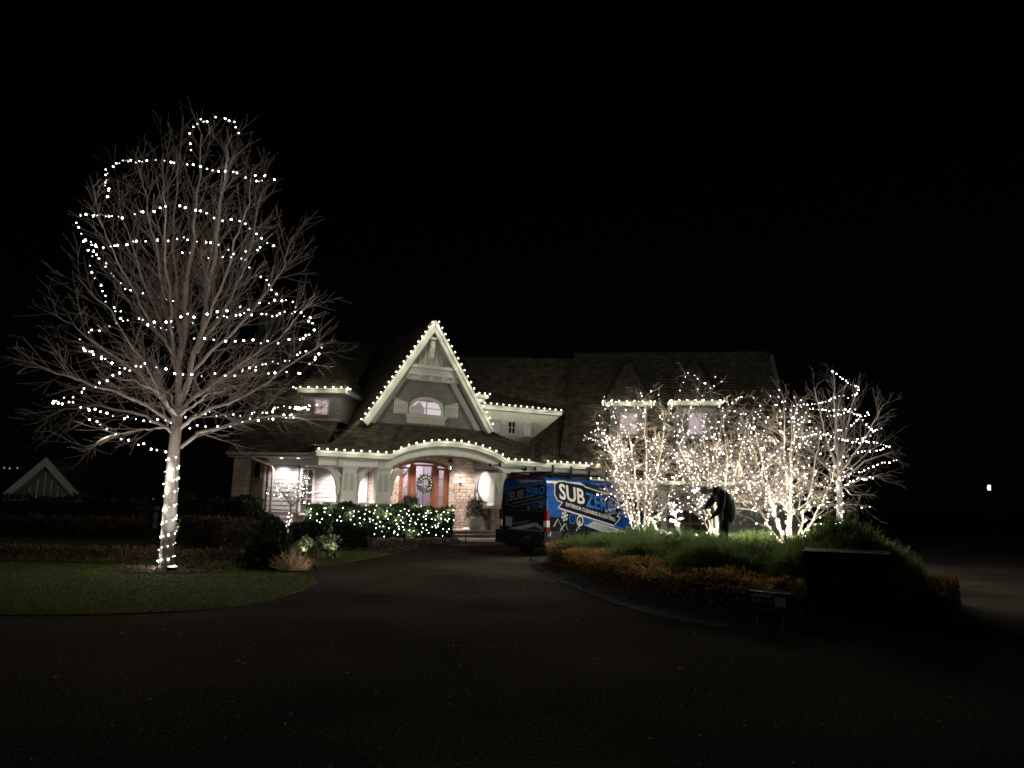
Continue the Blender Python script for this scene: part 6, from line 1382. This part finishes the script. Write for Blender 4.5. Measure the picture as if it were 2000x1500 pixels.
# rear: doors, window outline, wrap, lights, bumper, plate
decal('wrap_rear_lower', [(.06, .80), (1.92, .80), (1.92, 1.62), (.06, 1.42)], 'van_black', rearp, .004)
decal('wrap_rear_navy', [(.06, 1.42), (1.92, 1.62), (1.92, 1.95), (.06, 1.6)], 'van_navy', rearp, .005)
decal('wrap_rear_top', [(.2, 2.36), (1.55, 2.44), (1.34, 2.46), (1.12, 2.28), (.1, 2.36)], 'wrap_silver', rearp, .006)
RB = [(1.68, 1.62), (1.66, 2.02), (1.5, 2.1), (1.05, 2.16), (.9, 2.1), (.35, 2.25), (.15, 2.24), (.06, 2.1), (.08, 1.96), (.02, 1.80), (1.42, 1.53)]
decal('logo_outline', outset(RB, .016), 'grey_mark', rearp, .007); decal('logo_badge', RB, 'van_black', rearp, .009)
def rt(s_, p0, p1, h, m, bold): 
    L = p0[0] - p1[0]; return text_mesh(s_, lambda x, y: rearp(p0[0] - x, p0[1] + (p1[1] - p0[1]) * x / L + y, .013), L, h, m, 'lettering', vb, bold)
rt('SUB', (1.63, 1.69), (.98, 1.80), .30, 'grey_mark', .03); rt('ZERO', (.94, 1.81), (.14, 1.95), .26, 'wrap_blue', .03)
rt('EXTERIOR CLEANING & LIGHTING', (1.45, 1.60), (.14, 1.835), .06, 'grey_mark', .02)
icons(rearp, [(.77, 1.50), (.52, 1.55), (.27, 1.60)], .085, .010, 1.0)
for pts in ([(1.55, 2.1), (1.36, 2.33), (1.1, 2.12)], [(1.2, 2.13), (1.07, 2.25), (.95, 2.12)], [(.65, 2.18), (.52, 2.32), (.35, 2.2)]):
    for a, b in zip(pts, pts[1:]): decal('mountain_line', [(a[0], a[1]), (a[0], a[1] - .014), (b[0], b[1] - .014), (b[0], b[1])], 'grey_mark', rearp, .008)
WNL = [(1.76, 2.3), (1.76, 1.55), (1.66, 1.43), (.12, 1.40)]
for a, b in zip(WNL, WNL[1:]): decal('window_seam', [(a[0], a[1]), (a[0] - .01, a[1] - .01), (b[0] - .01, b[1] - .01), (b[0], b[1])], 'grey_mark', rearp, .006)
decal('code_panel', [(1.72, .92), (1.44, .90), (1.44, 1.2), (1.72, 1.22)], 'sign_dim', rearp, .007)
rt('952.260.9620', (1.39, .955), (.74, 1.04), .085, 'grey_mark', .015)
decal('wrap_rear_white', [(1.62, .835), (.44, 1.06), (.05, .86), (.05, .80), (.6, .80)], 'wrap_silver', rearp, .007)
decal('wrap_rear_dark', [(1.0, .835), (.45, .945), (.2, .82), (.6, .815)], 'van_grey', rearp, .010)
mb = MB(); mb.box(-.012, .0, .985, .993, .82, 2.3, fr=X); mb.build('door_seam', 'van_black', van)
for y in (-.005, VW - .115):
    t = MB(); t.box(-.03, .12, y, y + .12, .80, 1.45, fr=X); t = t.build('tail_light', 'tail_red', van)
    mb = MB(); mb.box(-.034, .116, y - .004, y + .124, .93, 1.12, fr=X); mb.build('reverse_lens', 'tail_white', t)
mb = MB(); mb.box(-.16, .1, -.03, VW + .03, .44, .80, fr=X); mb.box(-.2, .1, .0, VW, .40, .50, fr=X); mb.box(-.22, -.162, .1, VW - .1, .70, .76, fr=X); mb.build('rear_bumper', 'bumper', van)
mb = MB(); mb.box(-.05, .3, .3, VW - .3, .28, .42, fr=X); mb.build('hitch', 'bumper', van)
pl_ = MB(); pl_.box(-.182, -.163, .46, .82, .53, .69, fr=X); pl_ = pl_.build('number_plate', 'plate', van)
text_mesh('ZPK 951', lambda x, y: X(-.187, .79 - x, .565 + y), .28, .085, 'plate_text', 'lettering', pl_, .01)
mb = MB(); mb.box(.02, .03, -.045, -.034, .62, .74, fr=X); mb.add([sidep(.04, .66, .012), sidep(.18, .66, .012), sidep(.18, .78, .012), sidep(.04, .78, .012)], [(0, 1, 2, 3)]); mb.build('number_sticker', 'wrap_white', van)
text_mesh('10', lambda x, y: sidep(.07 + x, .68 + y, .015), .08, .08, 'van_black', 'lettering', van, .01)
mb = MB(); mb.box(-.02, .06, .35, VW - .35, 2.40, 2.46, fr=X); mb.build('brake_light', 'tail_red', van)
# roof rack
rk = MB()
for x in (.35, 1.3, 2.3, 3.3): rk.box(x, x + .06, .1, VW - .1, 2.60, 2.65, fr=X); rk.box(x, x + .06, .12, .18, 2.44, 2.6, fr=X); rk.box(x, x + .06, VW - .18, VW - .12, 2.44, 2.6, fr=X); rk.box(x + .005, x + .055, .08, .13, 2.65, 2.86, fr=X)
for y in (.14, VW - .18): rk.box(.1, 3.7, y, y + .04, 2.565, 2.598, fr=X)
rk.build('roof_rack', 'bumper', van)
def ladder(label, x0, x1, y0, y1, z, m='aluminium', tilt=0):
    o = root('ladder', X(x0, y0, z), label, 'ladder', 'ladders on the van roof'); f = lambda x, y, zz: X(x, y, zz + tilt * (x - x0))
    for y in (y0, y1 - .035): a = MB(); a.box(x0, x1, y, y + .035, z, z + .09, fr=f); a.build('rail', m, o)
    n = int((x1 - x0) / .3)
    for i in range(n): x = x0 + .15 + i * .3; a = MB(); a.tube([f(x, y0, z + .045), f(x, y1, z + .045)], .016, n=6); a.build('rung', m, o)
    for y in (y0, y1 - .035): a = MB(); a.box(x0 - .02, x0 + .03, y - .01, y + .045, z - .01, z + .1, fr=f); a.build('end_cap', 'bumper', o)
ladder('aluminium ladder on the van roof, near side over the lettering', -.35, 3.6, .2, .62, 2.655); ladder('long aluminium ladder on the van roof jutting out behind', -1.05, 3.4, 1.05, 1.5, 2.76, tilt=.0)
for lb, y, z in (('bundled pale pole on the van roof between the ladders', .78, 2.68), ('dark pole on the van roof beside the long ladder', .92, 2.70)):
    a = MB(); a.tube([X(-.2, y, z), X(4.0, y, z - .02)], .028, n=8); a.tube([X(.6, y, z), X(.9, y, z)], .045, n=8); tag(a.build('roof_pole', 'aluminium' if y < .8 else 'bumper'), lb, 'pole', 'poles on the van roof')

# ================================================================ PERSON, DEER
def skin_obj(name, joints, bones, parent, mats, sub=2, root_i=0):
    me = bpy.data.meshes.new(name); org = ORG.get(parent, V((0, 0, 0)))
    me.from_pydata([V(j[0]) - org for j in joints], bones, []); o = bpy.data.objects.new(name, me); COL.objects.link(o); o.parent = parent; ORG[o] = org
    for m in mats: me.materials.append(MATS[m])
    md = o.modifiers.new('skin', 'SKIN'); md.use_smooth_shade = True
    o.modifiers.new('sub', 'SUBSURF').levels = sub; o.modifiers['sub'].render_levels = sub
    if not me.skin_vertices: bpy.context.view_layer.objects.active = o; 
    sv = me.skin_vertices[0].data if me.skin_vertices else None
    for i, j in enumerate(joints):
        sv[i].radius = (j[1], j[2] if len(j) > 2 else j[1]); sv[i].use_root = (i == root_i)
    return o
def bake(o):      # freeze the modifiers into a plain mesh
    dg = bpy.context.evaluated_depsgraph_get(); me = bpy.data.meshes.new_from_object(o.evaluated_get(dg)); o.modifiers.clear(); old = o.data; o.data = me; bpy.data.meshes.remove(old)
    me.polygons.foreach_set('use_smooth', [True] * len(me.polygons)); return o
pb = pd(1416, 1090, 17.6); pb.z = isle_height(pb.x, pb.y) - .02
person = root('person', pb, 'person in black jacket and trousers bending toward the lit stems', 'person')
def K(x, y, z): return pb + V((x * 1.1, y * 1.15, z * 1.12))
J = [(K(.02, 0, .96), .15, .17), (K(.07, 0, 1.15), .14, .17), (K(.0, 0, 1.40), .13, .18), (K(-.16, 0, 1.51), .08, .1), (K(-.25, 0, 1.50), .058), (K(-.33, 0, 1.48), .085, .078), (K(-.39, 0, 1.46), .10, .085), (K(-.45, 0, 1.46), .085, .075),
     (K(.0, -.1, .92), .105), (K(-.03, -.13, .5), .075), (K(.03, -.14, .09), .05), (K(-.1, -.15, .04), .042), (K(-.19, -.155, .035), .035),
     (K(.02, .1, .92), .105), (K(.02, .13, .5), .075), (K(.1, .14, .09), .05), (K(-.03, .15, .04), .042), (K(-.12, .155, .035), .035),
     (K(-.1, -.2, 1.40), .075), (K(-.13, -.24, 1.12), .055), (K(-.29, -.16, .95), .038), (K(-.36, -.14, .90), .038, .025),
     (K(-.1, .2, 1.42), .075), (K(-.24, .24, 1.2), .055), (K(-.42, .13, 1.12), .038), (K(-.5, .11, 1.11), .038, .025)]
Bn = [(0, 1), (1, 2), (2, 3), (3, 4), (4, 5), (5, 6), (6, 7), (0, 8), (8, 9), (9, 10), (10, 11), (11, 12), (0, 13), (13, 14), (14, 15), (15, 16), (16, 17), (2, 18), (18, 19), (19, 20), (20, 21), (2, 22), (22, 23), (23, 24), (24, 25)]
for w_, s_ in ((21, -1), (25, 1)):        # fingers and thumb
    b_ = J[w_][0]
    for q in range(4): i = len(J); J += [(b_ + V((-.05, (q - 1.5) * .02, -.012)), .0095), (b_ + V((-.085, (q - 1.5) * .021, -.04)), .0085), (b_ + V((-.075, (q - 1.5) * .021, -.065)), .0075)]; Bn += [(w_, i), (i, i + 1), (i + 1, i + 2)]
    i = len(J); J += [(b_ + V((-.01, -s_ * .04, -.015)), .011), (b_ + V((-.045, -s_ * .045, -.03)), .009)]; Bn += [(w_, i), (i, i + 1)]
bd = bake(skin_obj('body', J, Bn, person, ['trousers', 'skin'], 2)); me = bd.data
for p in me.polygons:
    c = p.center; p.material_index = 1 if (c.x < -.26 and c.z > 1.5) or (c.x < -.36 and c.z < 1.35) else 0
Jk = [(K(.04, 0, .80), .20, .2), (K(.08, 0, 1.05), .215, .22), (K(.06, 0, 1.25), .225, .23), (K(-.03, 0, 1.39), .20, .23), (K(-.15, 0, 1.47), .14, .16), (K(-.23, 0, 1.49), .09, .09),
      (K(-.1, -.22, 1.38), .11), (K(-.14, -.25, 1.11), .085), (K(-.27, -.17, .97), .06), (K(-.1, .22, 1.40), .11), (K(-.25, .25, 1.19), .085), (K(-.4, .14, 1.12), .06)]
jk = bake(skin_obj('jacket', Jk, [(0, 1), (1, 2), (2, 3), (3, 4), (4, 5), (3, 6), (6, 7), (7, 8), (3, 9), (9, 10), (10, 11)], person, ['jacket'], 2))
m = MB(); m.sphere(K(-.405, 0, 1.50), .125, .108, .10, 12, 8); m.tube([K(-.385, 0, 1.445), K(-.40, 0, 1.47)], .118, .126, 14); m.build('knit_cap', 'cap', person, smooth=True)
m = MB(); m.sphere(K(-.36, -.085, 1.43), .018, .012, .028, 6, 5); m.sphere(K(-.36, .085, 1.43), .018, .012, .028, 6, 5); m.sphere(K(-.46, 0, 1.375), .018, .014, .016, 6, 5); m.build('ears_and_nose', 'skin', person, smooth=True)
m = MB(); m.quad(K(.08, -.25, 1.36), K(.14, -.25, 1.34), K(.135, -.252, 1.30), K(.075, -.255, 1.315)); m.build('jacket_patch', 'reflective', person); m = MB(); m.quad(K(-.1, -.225, 1.05), K(-.085, -.226, 1.05), K(-.085, -.226, .88), K(-.1, -.225, .88)); m.build('zip_tab', 'reflective', person)
m = MB()
for y0 in (-.15, .15): m.box(-.2, .08, y0 - .05, y0 + .05, -.01, .09, fr=lambda a, b, c: K(a + (.07 if y0 > 0 else 0), b, c)); 
m.build('boots', 'trousers', person)
def deer(base, label, sc, antlers, flip, seed):
    o = root('lit_deer', base, label, 'deer decoration', 'lit deer decorations in the island'); D = lambda x, y, z: base + V((x * sc * flip, y * sc, z * sc)); r = random.Random(seed)
    J = [(D(.38, 0, .58), .10), (D(.2, 0, .57), .125), (D(0, 0, .57), .13), (D(-.16, 0, .60), .11), (D(-.24, 0, .78), .065), (D(-.28, 0, .96), .05), (D(-.32, 0, 1.04), .055), (D(-.42, 0, 1.02), .035), (D(-.49, 0, .995), .026),
         (D(.40, 0, .63), .03), (D(.46, 0, .72), .025)]
    Bn = [(2, 1), (1, 0), (2, 3), (3, 4), (4, 5), (5, 6), (6, 7), (7, 8), (0, 9), (9, 10)]
    for x, y, b in ((.36, -.08, 0), (.36, .08, 0), (-.14, -.07, 3), (-.14, .07, 3)):
        i = len(J); kx = .05 if b == 0 else -.01; J += [(D(x, y, .45), .05 if b == 0 else .038), (D(x + kx, y, .25), .022), (D(x - .01, y, .03), .018)]; Bn += [(b, i), (i, i + 1), (i + 1, i + 2)]
    bake(skin_obj('body', J, Bn, o, ['deer_mesh'], 1, 2))
    for s_ in (-1, 1):
        m = MB(); e = D(-.28, s_ * .05, 1.07); m.add([e, e + V((.1 * flip, s_ * .05, .06)) * sc, e + V((.16 * flip, s_ * .1, .03)) * sc, e + V((.06 * flip, s_ * .09, -.02)) * sc], [(0, 1, 2, 3)]); m.build('ear', 'deer_mesh', o)
    bl = []
    if antlers:
        for s_ in (-1, 1):
            m = MB(); st = [D(-.3, s_ * .03, 1.09), D(-.33, s_ * .08, 1.2), D(-.42, s_ * .12, 1.32), D(-.46, s_ * .11, 1.45)]; m.tube(st, .014, .009, 5); bl += st[1:]
            for a, tip in ((st[1], D(-.24, s_ * .09, 1.29)), (st[2], D(-.33, s_ * .14, 1.42)), (st[2].lerp(st[3], .4), D(-.38, s_ * .15, 1.47)), (st[0].lerp(st[1], .5), D(-.4, s_ * .05, 1.2))): m.tube([a, tip], .011, .008, 5); bl += [tip, a.lerp(tip, .5)]
            m.build('antler', 'deer_mesh', o)
    for i in range(22):
        j = r.choice([0, 1, 1, 2, 2, 3, 3, 4, 5, 6, 7]); c, rad = J[j][0], J[j][1] * sc if False else J[j][1]; a = r.random() * 6.28; bl.append(c + V((r.uniform(-.05, .05), -rad * abs(math.cos(a)) * 1.0, rad * math.sin(a))))
    for i, q in enumerate(bl):
        place('bulb', BULB['mini'], q, o)
        if i % 6 == 3: lo = bpy.data.objects.new('bulb_glow', GLOWD['deer']); COL.objects.link(lo); lo.parent = o; lo.location = q + V((0, -.16, .02)) - ORG[o]
d1 = pd(1345, 1075, 17.2); d1.z = isle_height(d1.x, d1.y); deer(d1, 'lit white deer with antlers standing among the junipers', .92, True, 1, 1)
d2 = pd(1296, 1075, 19.4); d2.z = isle_height(d2.x, d2.y); deer(d2, 'lit white doe without antlers partly behind the stems', .95, False, 1, 2)

# ================================================================ CABINET AND YARD SIGN
ca = R(-24); cb = pd(1657, 1150, 10.6); cb.z = .05
def Q(s, t, z): return V((cb.x + s * math.cos(ca) - t * math.sin(ca), cb.y + s * math.sin(ca) + t * math.cos(ca), z))
cab = root('utility_cabinet', cb, 'dark boxy utility cabinet standing at the island edge', 'cabinet')
m = MB(); m.box(-.56, .56, 0, .55, .12, .99, fr=Q); m.build('housing', 'cabinet_green', cab)
m = MB(); m.hexa([Q(-.58, -.03, .993), Q(.58, -.03, .993), Q(.58, .58, .993), Q(-.58, .58, .993), Q(-.56, .0, 1.03), Q(.56, 0, 1.03), Q(.56, .55, 1.05), Q(-.56, .55, 1.05)]); m.build('lid', 'cabinet_green', cab)
for a, b in ((-.545, -.11), (-.10, .30), (.31, .545)): m = MB(); m.box(a, b, -.018, -.002, .18, .95, fr=Q); m.build('door_panel', 'cabinet_green', cab)
m = MB(); m.box(-.62, .62, -.06, .61, -.02, .118, fr=Q); m.build('base', 'dark_mulch', cab); m = MB(); m.box(-.15, -.12, -.04, -.019, .55, .68, fr=Q); m.sphere(Q(.27, -.03, .8), .02); m.build('latch', 'black_metal', cab)
sa = R(-30); sg_ = pd(1502, 1182, 10.35)
def Y(s, t, z): return V((sg_.x + s * math.cos(sa) - t * math.sin(sa), sg_.y + s * math.sin(sa) + t * math.cos(sa), sg_.z + z - s * .03))
sign = root('yard_sign', V((sg_.x, sg_.y, .05)), 'small black yard sign with white lettering on wire legs', 'sign')
m = MB(); m.box(-.26, .26, 0, .008, -.15, .17, fr=Y); m.build('panel', 'sign_black', sign)
for s in (-.17, .17): m = MB(); m.tube([Y(s, .004, -.1), V((Y(s, .004, 0).x, Y(s, .004, 0).y, .02))], .005, n=5); m.build('leg', 'aluminium', sign)
tm = lambda t, x, z, w, h, mm, b=.02: text_mesh(t, lambda a, c: Y(x + a, -.004, z + c), w, h, mm, 'lettering', sign, b)
tm('LIGHTS BY', -.225, .10, .265, .042, 'sign_white', .03); tm('SUB', -.225, .035, .12, .05, 'sign_dim'); tm('ZERO', -.10, .035, .15, .05, 'sign_blue'); tm('EXTERIOR CLEANING & LIGHTING', -.2, .008, .24, .012, 'sign_dim', .0); tm('612-605-5493', -.21, -.09, .42, .055, 'sign_blue', .01)
m = MB(); m.quad(Y(.08, -.004, -.01), Y(.22, -.004, -.01), Y(.215, -.004, .12), Y(.075, -.004, .12)); m.build('code_panel', 'sign_dim', sign)
